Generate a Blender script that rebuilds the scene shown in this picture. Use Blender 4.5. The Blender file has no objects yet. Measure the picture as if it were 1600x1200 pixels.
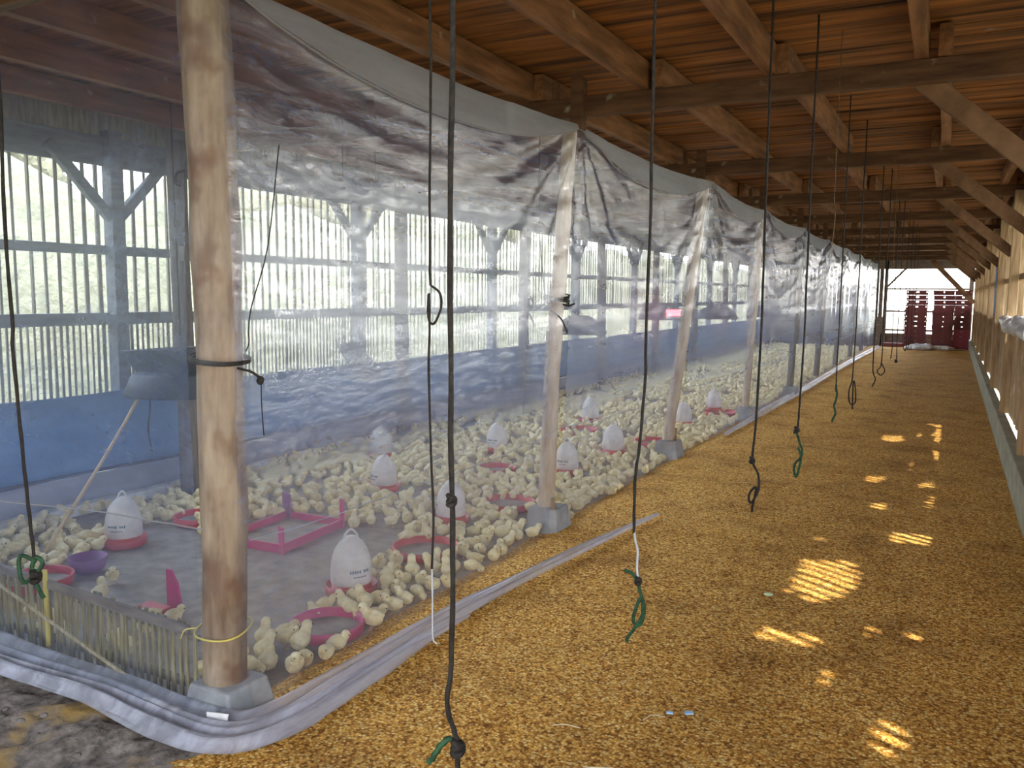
import bpy, math, random
import numpy as np
from mathutils import Vector, Matrix, noise as mnoise

random.seed(7)
rng = np.random.default_rng(11)
SC = bpy.context.scene
COL = SC.collection
PI = math.pi

# ------------------------------------------------------------------ camera
F_PX = 1300.0
CAM = Vector((0.0, 0.0, 1.5))
M_CAM = Matrix(((0.8843, 0.0580, 0.4632), (0.4668, -0.0912 * -1, 0.8796), (-0.0088, 0.9942, -0.1075)))


def cam_axes():
    c = Vector((690.0, 135.0, F_PX)).normalized()        # the shed's long axis in (right, up, forward)
    r = math.radians(0.5)
    u = Vector((math.sin(r), math.cos(r), 0.0))
    u.z = -(u.x * c.x + u.y * c.y) / c.z
    u.normalize()
    x = u.cross(c)
    if x.x < 0:
        x = -x
    return Matrix((x, c, u))


M_CAM = cam_axes()
cam_data = bpy.data.cameras.new('camera')
cam_data.sensor_width = 36.0
cam_data.lens = F_PX / 1600.0 * 36.0
cam_data.clip_end = 500
cam = bpy.data.objects.new('camera', cam_data)
COL.objects.link(cam)
R3 = Matrix((M_CAM.col[0], M_CAM.col[1], -M_CAM.col[2])).transposed()
cam.matrix_world = Matrix.Translation(CAM) @ R3.to_4x4()
SC.camera = cam

# ------------------------------------------------------------------ world, sun, exposure
SC.view_settings.view_transform = 'Standard'
SC.view_settings.look = 'None'
SC.view_settings.gamma = 1.0
SC.view_settings.use_curve_mapping = False
SC.view_settings.exposure = 2.1
SC.cycles.transparent_max_bounces = 40
SC.cycles.max_bounces = 12
SC.cycles.diffuse_bounces = 6
SC.cycles.use_denoising = True
SC.cycles.sample_clamp_indirect = 8.0

world = bpy.data.worlds.new('sky')
SC.world = world
world.use_nodes = True
wn, wl = world.node_tree.nodes, world.node_tree.links
wn.clear()
w_out = wn.new('ShaderNodeOutputWorld')
w_bg = wn.new('ShaderNodeBackground')
w_tc = wn.new('ShaderNodeTexCoord')
w_sep = wn.new('ShaderNodeSeparateXYZ')
w_rmp = wn.new('ShaderNodeValToRGB')
wl.new(w_tc.outputs['Generated'], w_sep.inputs[0])
wl.new(w_sep.outputs['Z'], w_rmp.inputs[0])
w_rmp.color_ramp.elements[0].position = 0.0
w_rmp.color_ramp.elements[0].color = (1.0, 0.985, 0.95, 1)
w_rmp.color_ramp.elements[1].position = 0.8
w_rmp.color_ramp.elements[1].color = (0.60, 0.77, 1.0, 1)
wl.new(w_rmp.outputs[0], w_bg.inputs[0])
w_bg.inputs[1].default_value = 3.0
wl.new(w_bg.outputs[0], w_out.inputs[0])

SUN_TAN = 1.6
SUN_AZ = Vector((0.87, -0.49, 0.0)).normalized()
sun_dir = Vector((SUN_AZ.x, SUN_AZ.y, SUN_TAN)).normalized()     # towards the sun
sun_data = bpy.data.lights.new('sun', 'SUN')
sun_data.energy = 2.7
sun_data.angle = math.radians(1.1)
sun_data.color = (1.0, 0.92, 0.78)
sun = bpy.data.objects.new('sun', sun_data)
COL.objects.link(sun)
sun.rotation_euler = sun_dir.to_track_quat('Z', 'Y').to_euler()
sun.location = (8, -4, 14)


# ------------------------------------------------------------------ materials
def mat(name):
    m = bpy.data.materials.new(name)
    m.use_nodes = True
    n, l = m.node_tree.nodes, m.node_tree.links
    n.clear()
    o = n.new('ShaderNodeOutputMaterial')
    return m, n, l, o


def tex(n, l, kind='noise', scale=5.0, detail=4.0, rough=0.55, stretch=(1, 1, 1), coord='Object', dist=0.0):
    tc = n.new('ShaderNodeTexCoord')
    mp = n.new('ShaderNodeMapping')
    mp.inputs['Scale'].default_value = stretch
    l.new(tc.outputs[coord], mp.inputs[0])
    if kind == 'noise':
        t = n.new('ShaderNodeTexNoise')
        t.inputs['Scale'].default_value = scale
        t.inputs['Detail'].default_value = detail
        t.inputs['Roughness'].default_value = rough
        t.inputs['Distortion'].default_value = dist
    else:
        t = n.new('ShaderNodeTexVoronoi')
        t.inputs['Scale'].default_value = scale
    l.new(mp.outputs[0], t.inputs['Vector'])
    return t


def ramp(n, l, src, stops):
    r = n.new('ShaderNodeValToRGB')
    e = r.color_ramp.elements
    while len(e) < len(stops):
        e.new(0.5)
    for i, (p, c) in enumerate(stops):
        e[i].position = p
        e[i].color = (*c, 1) if len(c) == 3 else c
    l.new(src, r.inputs[0])
    return r


def mixc(n, l, f, a, b, mode='MIX'):
    m = n.new('ShaderNodeMix')
    m.data_type = 'RGBA'
    m.blend_type = mode
    if isinstance(f, (int, float)):
        m.inputs[0].default_value = f
    else:
        l.new(f, m.inputs[0])
    for k, v in ((6, a), (7, b)):
        if isinstance(v, tuple):
            m.inputs[k].default_value = (*v, 1)
        else:
            l.new(v, m.inputs[k])
    return m.outputs[2]


def surf(name, c1, c2, scale=6.0, stretch=(1, 1, 1), rough=0.8, bump=0.3, bscale=None, spots=None, metal=0.0, lo=0.3, hi=0.7, dist=0.01, coord='Object', spec=0.3, detail=5.0):
    """a two-tone noise surface with a bump, and optional spots = (colour, scale, threshold)"""
    m, n, l, o = mat(name)
    t = tex(n, l, scale=scale, stretch=stretch, coord=coord, detail=detail)
    col = ramp(n, l, t.outputs[0], [(lo, c1), (hi, c2)]).outputs[0]
    if spots:
        s = tex(n, l, scale=spots[1], coord=coord, detail=3.0)
        f = ramp(n, l, s.outputs[0], [(spots[2], (0, 0, 0)), (min(1, spots[2] + 0.12), (1, 1, 1))]).outputs[0]
        col = mixc(n, l, f, col, spots[0])
    b = n.new('ShaderNodeBsdfPrincipled')
    l.new(col, b.inputs['Base Color'])
    b.inputs['Roughness'].default_value = rough
    b.inputs['Metallic'].default_value = metal
    b.inputs['Specular IOR Level'].default_value = spec
    if bump:
        bt = tex(n, l, scale=bscale or scale * 2, stretch=stretch, coord=coord)
        bn = n.new('ShaderNodeBump')
        bn.inputs['Strength'].default_value = bump
        bn.inputs['Distance'].default_value = dist
        l.new(bt.outputs[0], bn.inputs['Height'])
        l.new(bn.outputs[0], b.inputs['Normal'])
    l.new(b.outputs[0], o.inputs[0])
    return m


def plain(name, c, rough=0.5, trans=0.0, metal=0.0, emit=None):
    m, n, l, o = mat(name)
    b = n.new('ShaderNodeBsdfPrincipled')
    t = tex(n, l, scale=14.0)
    col = ramp(n, l, t.outputs[0], [(0.3, tuple(v * 0.88 for v in c)), (0.7, tuple(min(1, v * 1.08) for v in c))])
    l.new(col.outputs[0], b.inputs['Base Color'])
    b.inputs['Roughness'].default_value = rough
    b.inputs['Metallic'].default_value = metal
    if emit:
        b.inputs['Emission Color'].default_value = (*emit[0], 1)
        b.inputs['Emission Strength'].default_value = emit[1]
    l.new(b.outputs[0], o.inputs[0])
    if trans:
        tr = n.new('ShaderNodeBsdfTranslucent')
        l.new(col.outputs[0], tr.inputs[0])
        mx = n.new('ShaderNodeMixShader')
        mx.inputs[0].default_value = trans
        l.new(b.outputs[0], mx.inputs[1])
        l.new(tr.outputs[0], mx.inputs[2])
        l.new(mx.outputs[0], o.inputs[0])
    return m


def film_mat(name, base, streak, crinkle, col=(0.66, 0.78, 1.0), gloss=0.24, along=(3.0, 0.45, 7.0), back=0.65, fwd=0.5, prof=None, face=None):
    m, n, l, o = mat(name)
    s1 = tex(n, l, scale=1.0, stretch=along, detail=5.0, rough=0.6, dist=0.6)
    f1 = ramp(n, l, s1.outputs[0], [(0.42, (0, 0, 0)), (0.68, (1, 1, 1))])
    s2 = tex(n, l, scale=16.0, stretch=(1, 0.6, 1.4), detail=6.0, rough=0.7, dist=1.2)
    f2 = ramp(n, l, s2.outputs[0], [(0.45, (0, 0, 0)), (0.85, (1, 1, 1))])
    a = n.new('ShaderNodeMath'); a.operation = 'MULTIPLY_ADD'
    l.new(f1.outputs[0], a.inputs[0]); a.inputs[1].default_value = streak; a.inputs[2].default_value = base
    if prof:                                            # haze painted into the film's opacity by height: clear foot, cloudy middle
        tz = n.new('ShaderNodeTexCoord'); sz = n.new('ShaderNodeSeparateXYZ')
        l.new(tz.outputs['Object'], sz.inputs[0])
        dv = n.new('ShaderNodeMath'); dv.operation = 'MULTIPLY'; dv.inputs[1].default_value = 0.4
        l.new(sz.outputs['Z'], dv.inputs[0])
        pr = ramp(n, l, dv.outputs[0], [(z * 0.4, (v, v, v)) for z, v in prof])
        l.new(pr.outputs[0], a.inputs[2])
    c = n.new('ShaderNodeMath'); c.operation = 'MULTIPLY_ADD'; c.use_clamp = True
    l.new(f2.outputs[0], c.inputs[0]); c.inputs[1].default_value = crinkle
    l.new(a.outputs[0], c.inputs[2])
    bn = n.new('ShaderNodeBump')
    bn.inputs['Strength'].default_value = 0.3
    bn.inputs['Distance'].default_value = 0.012
    add = n.new('ShaderNodeMath'); add.operation = 'ADD'
    l.new(s1.outputs[0], add.inputs[0]); l.new(s2.outputs[0], add.inputs[1])
    l.new(add.outputs[0], bn.inputs['Height'])
    tr = n.new('ShaderNodeBsdfTransparent'); tr.inputs[0].default_value = (0.94, 0.96, 0.98, 1)
    df = n.new('ShaderNodeBsdfDiffuse'); df.inputs[0].default_value = (*col, 1)
    tl = n.new('ShaderNodeBsdfTranslucent'); tl.inputs[0].default_value = (*col, 1)
    gl = n.new('ShaderNodeBsdfGlossy'); gl.inputs['Roughness'].default_value = 0.16
    l.new(bn.outputs[0], gl.inputs['Normal'])
    m1 = n.new('ShaderNodeMixShader'); m1.inputs[0].default_value = back
    l.new(df.outputs[0], m1.inputs[1]); l.new(tl.outputs[0], m1.inputs[2])
    m2 = n.new('ShaderNodeMixShader')
    rf = n.new('ShaderNodeBsdfRefraction')               # the haze: light from behind spread forwards by the film
    rf.inputs['IOR'].default_value = 1.12
    rf.inputs['Roughness'].default_value = 0.9
    rf.inputs[0].default_value = (0.76, 0.87, 1.0, 1)
    if face:                                            # scatter about the sheet's own plane, whatever the small folds do
        ge = n.new('ShaderNodeNewGeometry')
        dt = n.new('ShaderNodeVectorMath'); dt.operation = 'DOT_PRODUCT'
        l.new(ge.outputs['Incoming'], dt.inputs[0]); dt.inputs[1].default_value = face
        sg = n.new('ShaderNodeMath'); sg.operation = 'SIGN'
        l.new(dt.outputs['Value'], sg.inputs[0])
        sv = n.new('ShaderNodeVectorMath'); sv.operation = 'SCALE'; sv.inputs[0].default_value = face
        l.new(sg.outputs[0], sv.inputs['Scale'])
        l.new(sv.outputs[0], rf.inputs['Normal'])
    m0 = n.new('ShaderNodeMixShader'); m0.inputs[0].default_value = fwd
    l.new(m1.outputs[0], m0.inputs[1]); l.new(rf.outputs[0], m0.inputs[2])
    den = c.outputs[0]
    if face == (1, 0, 0):                               # where the film is pressed against a pole it turns clear
        sy = n.new('ShaderNodeSeparateXYZ'); l.new(tz.outputs['Object'], sy.inputs[0])
        sh = n.new('ShaderNodeMath'); sh.operation = 'ADD'; sh.inputs[1].default_value = 27.0 - 4.60
        l.new(sy.outputs['Y'], sh.inputs[0])
        pp = n.new('ShaderNodeMath'); pp.operation = 'PINGPONG'; pp.inputs[1].default_value = 1.35
        l.new(sh.outputs[0], pp.inputs[0])
        mr = n.new('ShaderNodeMapRange'); mr.interpolation_type = 'SMOOTHSTEP'
        mr.inputs['From Min'].default_value = 0.07; mr.inputs['From Max'].default_value = 0.16
        mr.inputs['To Min'].default_value = 0.35; mr.inputs['To Max'].default_value = 1.0
        l.new(pp.outputs[0], mr.inputs['Value'])
        ml = n.new('ShaderNodeMath'); ml.operation = 'MULTIPLY'
        l.new(den, ml.inputs[0]); l.new(mr.outputs[0], ml.inputs[1])
        den = ml.outputs[0]
    l.new(den, m2.inputs[0]); l.new(tr.outputs[0], m2.inputs[1]); l.new(m0.outputs[0], m2.inputs[2])
    fr = n.new('ShaderNodeFresnel'); fr.inputs['IOR'].default_value = 1.4
    l.new(bn.outputs[0], fr.inputs['Normal'])
    fm = n.new('ShaderNodeMath'); fm.operation = 'MULTIPLY'; fm.inputs[1].default_value = gloss
    l.new(fr.outputs[0], fm.inputs[0])
    m3 = n.new('ShaderNodeMixShader')
    l.new(fm.outputs[0], m3.inputs[0]); l.new(m2.outputs[0], m3.inputs[1]); l.new(gl.outputs[0], m3.inputs[2])
    l.new(m3.outputs[0], o.inputs[0])
    return m


def husk_mat():
    m, n, l, o = mat('rice_husk')
    g = tex(n, l, 'voronoi', scale=100.0, stretch=(1, 1.0, 1), coord='Object')
    sep = n.new('ShaderNodeSeparateColor')
    l.new(g.outputs['Color'], sep.inputs[0])
    c1 = ramp(n, l, sep.outputs[0], [(0.0, (0.28, 0.115, 0.020)), (0.35, (0.74, 0.385, 0.080)), (0.75, (0.96, 0.60, 0.16)), (1.0, (1.0, 0.82, 0.38))])
    big = tex(n, l, scale=2.2, detail=6.0, rough=0.65)
    c2 = ramp(n, l, big.outputs[0], [(0.30, (0.60, 0.54, 0.48)), (0.50, (0.97, 0.95, 0.92)), (0.72, (1.08, 1.08, 1.06))])
    col = mixc(n, l, 1.0, c1.outputs[0], c2.outputs[0], 'MULTIPLY')
    mid = tex(n, l, scale=38.0, detail=4.0, rough=0.7)
    c3 = ramp(n, l, mid.outputs[0], [(0.32, (0.68, 0.63, 0.58)), (0.6, (1.05, 1.05, 1.05))])
    col = mixc(n, l, 0.85, col, c3.outputs[0], 'MULTIPLY')
    gap = ramp(n, l, g.outputs['Distance'], [(0.35, (1, 1, 1)), (0.75, (0.55, 0.48, 0.40))])
    col = mixc(n, l, 1.0, col, gap.outputs[0], 'MULTIPLY')
    b = n.new('ShaderNodeBsdfPrincipled')
    l.new(col, b.inputs['Base Color'])
    b.inputs['Roughness'].default_value = 0.85
    b.inputs['Specular IOR Level'].default_value = 0.15
    add = n.new('ShaderNodeMath'); add.operation = 'ADD'
    l.new(sep.outputs[1], add.inputs[0]); l.new(mid.outputs[0], add.inputs[1])
    bn = n.new('ShaderNodeBump')
    bn.inputs['Strength'].default_value = 0.7
    bn.inputs['Distance'].default_value = 0.006
    l.new(add.outputs[0], bn.inputs['Height'])
    l.new(bn.outputs[0], b.inputs['Normal'])
    l.new(b.outputs[0], o.inputs[0])
    return m


M = {}
M['husk'] = husk_mat()
PROF = [(0.0, .07), (0.18, .09), (0.5, .20), (0.95, .37), (1.7, .36), (2.05, .25), (2.5, .15)]
M['film_front'] = film_mat('plastic_film_front', 0.33, 0.12, 0.07, col=(0.46, 0.59, 1.0), prof=[(z, v * 0.78) for z, v in PROF], face=(0, -1, 0))
M['film'] = film_mat('plastic_film', 0.33, 0.15, 0.08, col=(0.46, 0.59, 1.0), prof=PROF, face=(1, 0, 0))
M['film_clear'] = film_mat('plastic_film_stretched', 0.07, 0.08, 0.05, gloss=0.5)
M['film_dense'] = film_mat('plastic_film_doubled', 0.55, 0.12, 0.06, fwd=0.15, col=(0.58, 0.56, 0.56))
M['film_fold'] = film_mat('plastic_film_folds', 0.34, 0.34, 0.10, col=(0.74, 0.76, 0.90), along=(9.0, 0.6, 9.0), gloss=0.8, back=0.15, fwd=0.1)
M['plank'] = surf('ceiling_plank', (0.035, 0.012, 0.0028), (0.36, 0.135, 0.028), 3.0, (0.35, 5.0, 1), 0.75, 0.5, spots=((0.34, 0.27, 0.2), 5.0, 0.70))
M['beam'] = surf('beam_wood', (0.05, 0.022, 0.009), (0.14, 0.066, 0.026), 4.0, (0.8, 5, 5), 0.75, 0.4, spots=((0.30, 0.27, 0.17), 6.0, 0.66))
M['joist'] = surf('joist_wood', (0.10, 0.042, 0.014), (0.28, 0.125, 0.048), 4.0, (5, 0.7, 5), 0.75, 0.4, spots=((0.42, 0.32, 0.22), 7.0, 0.68))
M['brace'] = surf('brace_wood', (0.085, 0.042, 0.018), (0.21, 0.115, 0.055), 7.0, (1, 4, 1), 0.75, 0.4)
M['pole'] = surf('peeled_pole_bark', (0.13, 0.07, 0.032), (0.38, 0.275, 0.175), 5.0, (3.5, 3.5, 0.8), 0.55, 0.5, spots=((0.16, 0.075, 0.032), 4.2, 0.52))
M['pole_pale'] = surf('pale_pole_bark', (0.40, 0.29, 0.20), (0.64, 0.55, 0.45), 6.0, (4, 4, 0.7), 0.6, 0.4, spots=((0.30, 0.16, 0.08), 5.0, 0.66))
M['post_dark'] = surf('weathered_post', (0.09, 0.075, 0.07), (0.20, 0.17, 0.15), 6.0, (4, 4, 0.7), 0.8, 0.4)
M['wall_frame'] = surf('wall_frame_wood', (0.10, 0.11, 0.13), (0.20, 0.21, 0.22), 6.0, (4, 0.7, 4), 0.8, 0.3)
M['slat'] = surf('bamboo_wall_slat', (0.12, 0.11, 0.08), (0.30, 0.27, 0.20), 6.0, (6, 6, 0.8), 0.7, 0.3)
M['slat_pale'] = surf('bamboo_slat_pale', (0.30, 0.24, 0.13), (0.58, 0.50, 0.32), 8.0, (6, 6, 0.9), 0.6, 0.3)
M['fence_slat'] = surf('fence_bamboo', (0.10, 0.085, 0.035), (0.40, 0.34, 0.18), 9.0, (9, 1, 0.8), 0.65, 0.3)
M['fence_rail'] = surf('fence_rail_wood', (0.10, 0.08, 0.06), (0.24, 0.20, 0.16), 8.0, (0.8, 5, 5), 0.8, 0.3)
M['board'] = surf('wall_board_wood', (0.24, 0.145, 0.065), (0.50, 0.36, 0.21), 5.0, (5, 5, 0.6), 0.75, 0.4, spots=((0.62, 0.52, 0.38), 4.0, 0.62))
M['curb'] = surf('limewashed_curb', (0.24, 0.235, 0.165), (0.38, 0.37, 0.28), 4.0, (1, 0.7, 2), 0.8, 0.3, spots=((0.24, 0.18, 0.12), 7.0, 0.72))
M['concrete'] = surf('concrete', (0.20, 0.20, 0.205), (0.36, 0.36, 0.37), 9.0, (1, 1, 1), 0.85, 0.4)
M['kerb_white'] = surf('whitewashed_kerb', (0.66, 0.68, 0.70), (0.86, 0.88, 0.88), 5.0, (1, 1, 1), 0.8, 0.2)
M['tarp_blue'] = surf('blue_tarpaulin', (0.085, 0.18, 0.38), (0.14, 0.27, 0.50), 4.0, (1, 0.6, 1.6), 0.45, 0.4)
M['tarp_grey'] = surf('grey_tarpaulin_hem', (0.22, 0.23, 0.32), (0.36, 0.37, 0.46), 4.0, (1, 0.6, 1.6), 0.5, 0.4)
M['tarp_line'] = plain('tarpaulin_edge_rope', (0.05, 0.05, 0.08), 0.7)
M['litter'] = surf('pen_litter', (0.20, 0.17, 0.14), (0.40, 0.35, 0.29), 9.0, (1, 1, 1), 0.9, 0.6, bscale=90.0, detail=9.0)
M['dirt'] = surf('stony_dirt', (0.07, 0.058, 0.05), (0.36, 0.315, 0.28), 24.0, (1, 1, 1), 0.9, 0.7, bscale=40.0, spots=((0.52, 0.34, 0.11), 3.2, 0.56), detail=9.0)
M['stone'] = surf('grey_stone', (0.09, 0.08, 0.075), (0.26, 0.235, 0.22), 12.0, (1, 1, 1), 0.85, 0.5)
M['red'] = plain('red_plastic', (0.62, 0.035, 0.05), 0.4, 0.12)
M['pink'] = plain('magenta_plastic', (0.60, 0.04, 0.19), 0.4, 0.12)
M['purple'] = plain('purple_plastic', (0.20, 0.05, 0.22), 0.5)
M['crate'] = plain('crate_red_plastic', (0.16, 0.03, 0.03), 0.55)
M['crate_bright'] = plain('crate_bright_red_plastic', (0.34, 0.035, 0.055), 0.5, 0.05)
M['drinker'] = plain('white_drinker_plastic', (0.88, 0.87, 0.83), 0.35, 0.5)
M['print'] = plain('teal_print', (0.10, 0.20, 0.26), 0.6)
M['chick'] = surf('chick_down', (0.66, 0.52, 0.23), (0.90, 0.81, 0.53), 28.0, (1, 1, 1), 0.95, 0.5, bscale=260.0, dist=0.003, spec=0.05, lo=0.25, hi=0.65)
M['beak'] = plain('chick_beak', (0.72, 0.42, 0.20), 0.5)
M['eye'] = plain('chick_eye', (0.012, 0.01, 0.01), 0.2)
M['rope_black'] = surf('black_rope', (0.008, 0.007, 0.006), (0.030, 0.025, 0.021), 60.0, (1, 1, 1), 0.75, 0.5)
M['rope_green'] = surf('green_twine', (0.008, 0.026, 0.011), (0.03, 0.10, 0.045), 60.0, (1, 1, 1), 0.65, 0.5)
M['rope_brown'] = surf('brown_twine', (0.06, 0.04, 0.02), (0.15, 0.10, 0.05), 60.0, (1, 1, 1), 0.7, 0.5)
M['wire_pale'] = plain('pale_cord', (0.42, 0.44, 0.48), 0.5)
M['twine_yellow'] = plain('yellow_twine', (0.62, 0.50, 0.10), 0.6)
M['hose'] = plain('beige_hose', (0.55, 0.38, 0.17), 0.5)
M['heater'] = surf('dark_metal', (0.014, 0.018, 0.026), (0.04, 0.05, 0.065), 8.0, (1, 1, 1), 0.6, 0.1)
M['panel'] = surf('grey_sheet_metal', (0.16, 0.20, 0.26), (0.26, 0.32, 0.40), 5.0, (1, 1, 1), 0.4, 0.1, metal=0.3)
M['glow'] = plain('glowing_burner', (0.9, 0.1, 0.08), 0.5, emit=((1.0, 0.05, 0.06), 5.0))
M['sack'] = surf('white_plastic_sack', (0.50, 0.50, 0.52), (0.80, 0.80, 0.80), 8.0, (1, 1, 1), 0.4, 0.6)
M['blue_strip'] = plain('blue_cloth', (0.02, 0.16, 0.48), 0.6)
M['scrap_blue'] = plain('pale_blue_scrap', (0.40, 0.62, 0.92), 0.4)
M['straw'] = plain('pale_straw', (0.70, 0.62, 0.42), 0.7)
M['leaf_green'] = plain('pale_green_scrap', (0.52, 0.66, 0.40), 0.6)
M['field'] = surf('sunlit_field', (0.22, 0.205, 0.14), (0.31, 0.29, 0.20), 0.8, (1, 1, 1), 0.9, 0.0)
M['crown'] = surf('tree_leaves', (0.125, 0.125, 0.08), (0.21, 0.20, 0.135), 2.5, (1, 1, 1), 0.8, 0.6, bscale=6.0, dist=0.2)
M['trunk'] = surf('tree_trunk', (0.16, 0.12, 0.09), (0.30, 0.24, 0.18), 6.0, (3, 3, 0.6), 0.85, 0.3)
M['brick'] = surf('orange_wall', (0.62, 0.30, 0.18), (0.78, 0.42, 0.27), 3.0, (1, 1, 1), 0.9, 0.1)
M['tile'] = surf('roof_tile', (0.34, 0.15, 0.09), (0.52, 0.24, 0.15), 3.0, (1, 4, 1), 0.85, 0.2)
M['eave'] = surf('sun_screen_and_deck', (0.16, 0.14, 0.12), (0.28, 0.24, 0.2), 4.0, (4, 1, 1), 0.8, 0.2)


# ------------------------------------------------------------------ mesh helpers
class MB:
    def __init__(self):
        self.v, self.f = [], []

    def add(self, vs, fs):
        k = len(self.v)
        self.v.extend([tuple(p) for p in vs])
        self.f.extend([tuple(i + k for i in q) for q in fs])
        return self

    def box(self, c, s, rot=None, jitter=0.0):
        c = Vector(c)
        vs = []
        for dx in (-.5, .5):
            for dy in (-.5, .5):
                for dz in (-.5, .5):
                    p = Vector((dx * s[0], dy * s[1], dz * s[2]))
                    if jitter:
                        p += Vector([random.uniform(-jitter, jitter) for _ in range(3)])
                    if rot is not None:
                        p = rot @ p
                    vs.append(c + p)
        return self.add(vs, [(0, 1, 3, 2), (4, 6, 7, 5), (0, 4, 5, 1), (2, 3, 7, 6), (0, 2, 6, 4), (1, 5, 7, 3)])

    def bar(self, a, b, w, h, up=(0, 0, 1)):
        """a square timber from a to b: w across, h along 'up'"""
        a, b = Vector(a), Vector(b)
        d = (b - a)
        L = d.length
        d.normalize()
        u = Vector(up)
        u = (u - d * u.dot(d)).normalized()
        s = d.cross(u)
        rot = Matrix((s, d, u)).transposed()
        return self.box((a + b) / 2, (w, L, h), rot)

    def tube(self, pts, rad, seg=8, cap=True, bump=0.0, twist=0.0):
        pts = [Vector(p) for p in pts]
        n = len(pts)
        if isinstance(rad, (int, float)):
            rad = [rad] * n
        t0 = (pts[1] - pts[0]).normalized()
        ref = Vector((1, 0, 0)) if abs(t0.x) < 0.8 else Vector((0, 1, 0))
        u = (ref - t0 * ref.dot(t0)).normalized()
        vs, fs = [], []
        for i, p in enumerate(pts):
            t = (pts[min(i + 1, n - 1)] - pts[max(i - 1, 0)])
            if t.length < 1e-9:
                t = t0.copy()
            t.normalize()
            u = (u - t * u.dot(t))
            if u.length < 1e-6:
                u = t.orthogonal()
            u.normalize()
            w = t.cross(u)
            for k in range(seg):
                a = 2 * PI * k / seg
                r = rad[i]
                if bump:
                    q = p + (u * math.cos(a) + w * math.sin(a)) * r
                    r *= 1 + bump * mnoise.noise(Vector((q.x * 9, q.y * 9, q.z * 3.0)))
                if twist:
                    r *= 1 + 0.14 * math.cos(3 * a + twist * i)
                vs.append(p + (u * math.cos(a) + w * math.sin(a)) * r)
        for i in range(n - 1):
            for k in range(seg):
                k2 = (k + 1) % seg
                fs.append((i * seg + k, i * seg + k2, (i + 1) * seg + k2, (i + 1) * seg + k))
        if cap:
            fs.append(tuple(range(seg - 1, -1, -1)))
            fs.append(tuple((n - 1) * seg + k for k in range(seg)))
        return self.add(vs, fs)

    def lathe(self, c, prof, seg=24, closed=False):
        """prof = [(r, z)] from bottom to top, about the vertical axis through c"""
        c = Vector(c)
        vs, fs = [], []
        n = len(prof)
        for r, z in prof:
            for k in range(seg):
                a = 2 * PI * k / seg
                vs.append(c + Vector((r * math.cos(a), r * math.sin(a), z)))
        m = n if closed else n - 1
        for i in range(m):
            j = (i + 1) % n
            for k in range(seg):
                k2 = (k + 1) % seg
                fs.append((i * seg + k, i * seg + k2, j * seg + k2, j * seg + k))
        return self.add(vs, fs)

    def grid(self, P):
        """P[i][j] points"""
        ni, nj = len(P), len(P[0])
        vs = [p for row in P for p in row]
        fs = [(i * nj + j, i * nj + j + 1, (i + 1) * nj + j + 1, (i + 1) * nj + j) for i in range(ni - 1) for j in range(nj - 1)]
        return self.add(vs, fs)

    def blob(self, c, r, seg=10, rings=7, amp=0.0, f=10.0, rot=None):
        c = Vector(c)
        vs, fs = [], []
        for i in range(rings + 1):
            th = PI * i / rings
            for k in range(seg):
                a = 2 * PI * k / seg
                d = Vector((math.sin(th) * math.cos(a), math.sin(th) * math.sin(a), math.cos(th)))
                p = Vector((d.x * r[0], d.y * r[1], d.z * r[2]))
                if amp:
                    p *= 1 + amp * mnoise.noise((c + p) * f)
                if rot is not None:
                    p = rot @ p
                vs.append(c + p)
        for i in range(rings):
            for k in range(seg):
                k2 = (k + 1) % seg
                fs.append((i * seg + k, (i + 1) * seg + k, (i + 1) * seg + k2, i * seg + k2))
        return self.add(vs, fs)

    def build(self, name, m, parent=None, origin=None, smooth=False, bevel=0.0, solid=0.0):
        """ONE mesh object; vertices are given in world space (or in the parent's space when the parent stands at its own base)"""
        me = bpy.data.meshes.new(name)
        o = Vector(origin) if origin is not None else Vector((0, 0, 0))
        me.from_pydata([(p[0] - o.x, p[1] - o.y, p[2] - o.z) for p in self.v], [], self.f)
        me.materials.append(M[m] if isinstance(m, str) else m)
        if smooth:
            me.polygons.foreach_set('use_smooth', [True] * len(me.polygons))
        me.update()
        ob = bpy.data.objects.new(name, me)
        COL.objects.link(ob)
        ob.location = o
        if parent is not None:
            ob.parent = parent
            ob.location = o - Vector(parent.get('_at', (0, 0, 0))) if origin is not None else -Vector(parent.get('_at', (0, 0, 0)))
        if bevel:
            b = ob.modifiers.new('edge', 'BEVEL')
            b.width = bevel
            b.segments = 2
            b.limit_method = 'ANGLE'
        if solid:
            s = ob.modifiers.new('thick', 'SOLIDIFY')
            s.thickness = solid
        return ob


def tag(o, label=None, cat=None, group=None, kind=None):
    if label: o['label'] = label
    if cat: o['category'] = cat
    if group: o['group'] = group
    if kind: o['kind'] = kind
    return o


def thing(name, label, cat, loc=(0, 0, 0), group=None, kind=None):
    """an Empty at the thing's base; children are built in world space"""
    o = bpy.data.objects.new(name, None)
    COL.objects.link(o)
    o.location = loc
    o.empty_display_size = 0.1
    o['_at'] = tuple(loc)
    tag(o, label, cat, group, kind)
    return o


def copy_tree(o, parent=None):
    c = o.copy()
    COL.objects.link(c)
    if parent is not None:
        c.parent = parent
    for ch in list(o.children):
        copy_tree(ch, c)
    return c


def curve_pts(ctrl, n=24):
    """Catmull-Rom through the control points"""
    P = [Vector(p) for p in ctrl]
    P = [P[0] * 2 - P[1]] + P + [P[-1] * 2 - P[-2]]
    out = []
    segs = len(P) - 3
    per = max(2, n // segs)
    for i in range(segs):
        a, b, c, d = P[i:i + 4]
        for k in range(per):
            t = k / per
            out.append(0.5 * ((2 * b) + (c - a) * t + (2 * a - 5 * b + 4 * c - d) * t * t + (3 * b - a - 3 * c + d) * t ** 3))
    out.append(P[-2])
    return out


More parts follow.
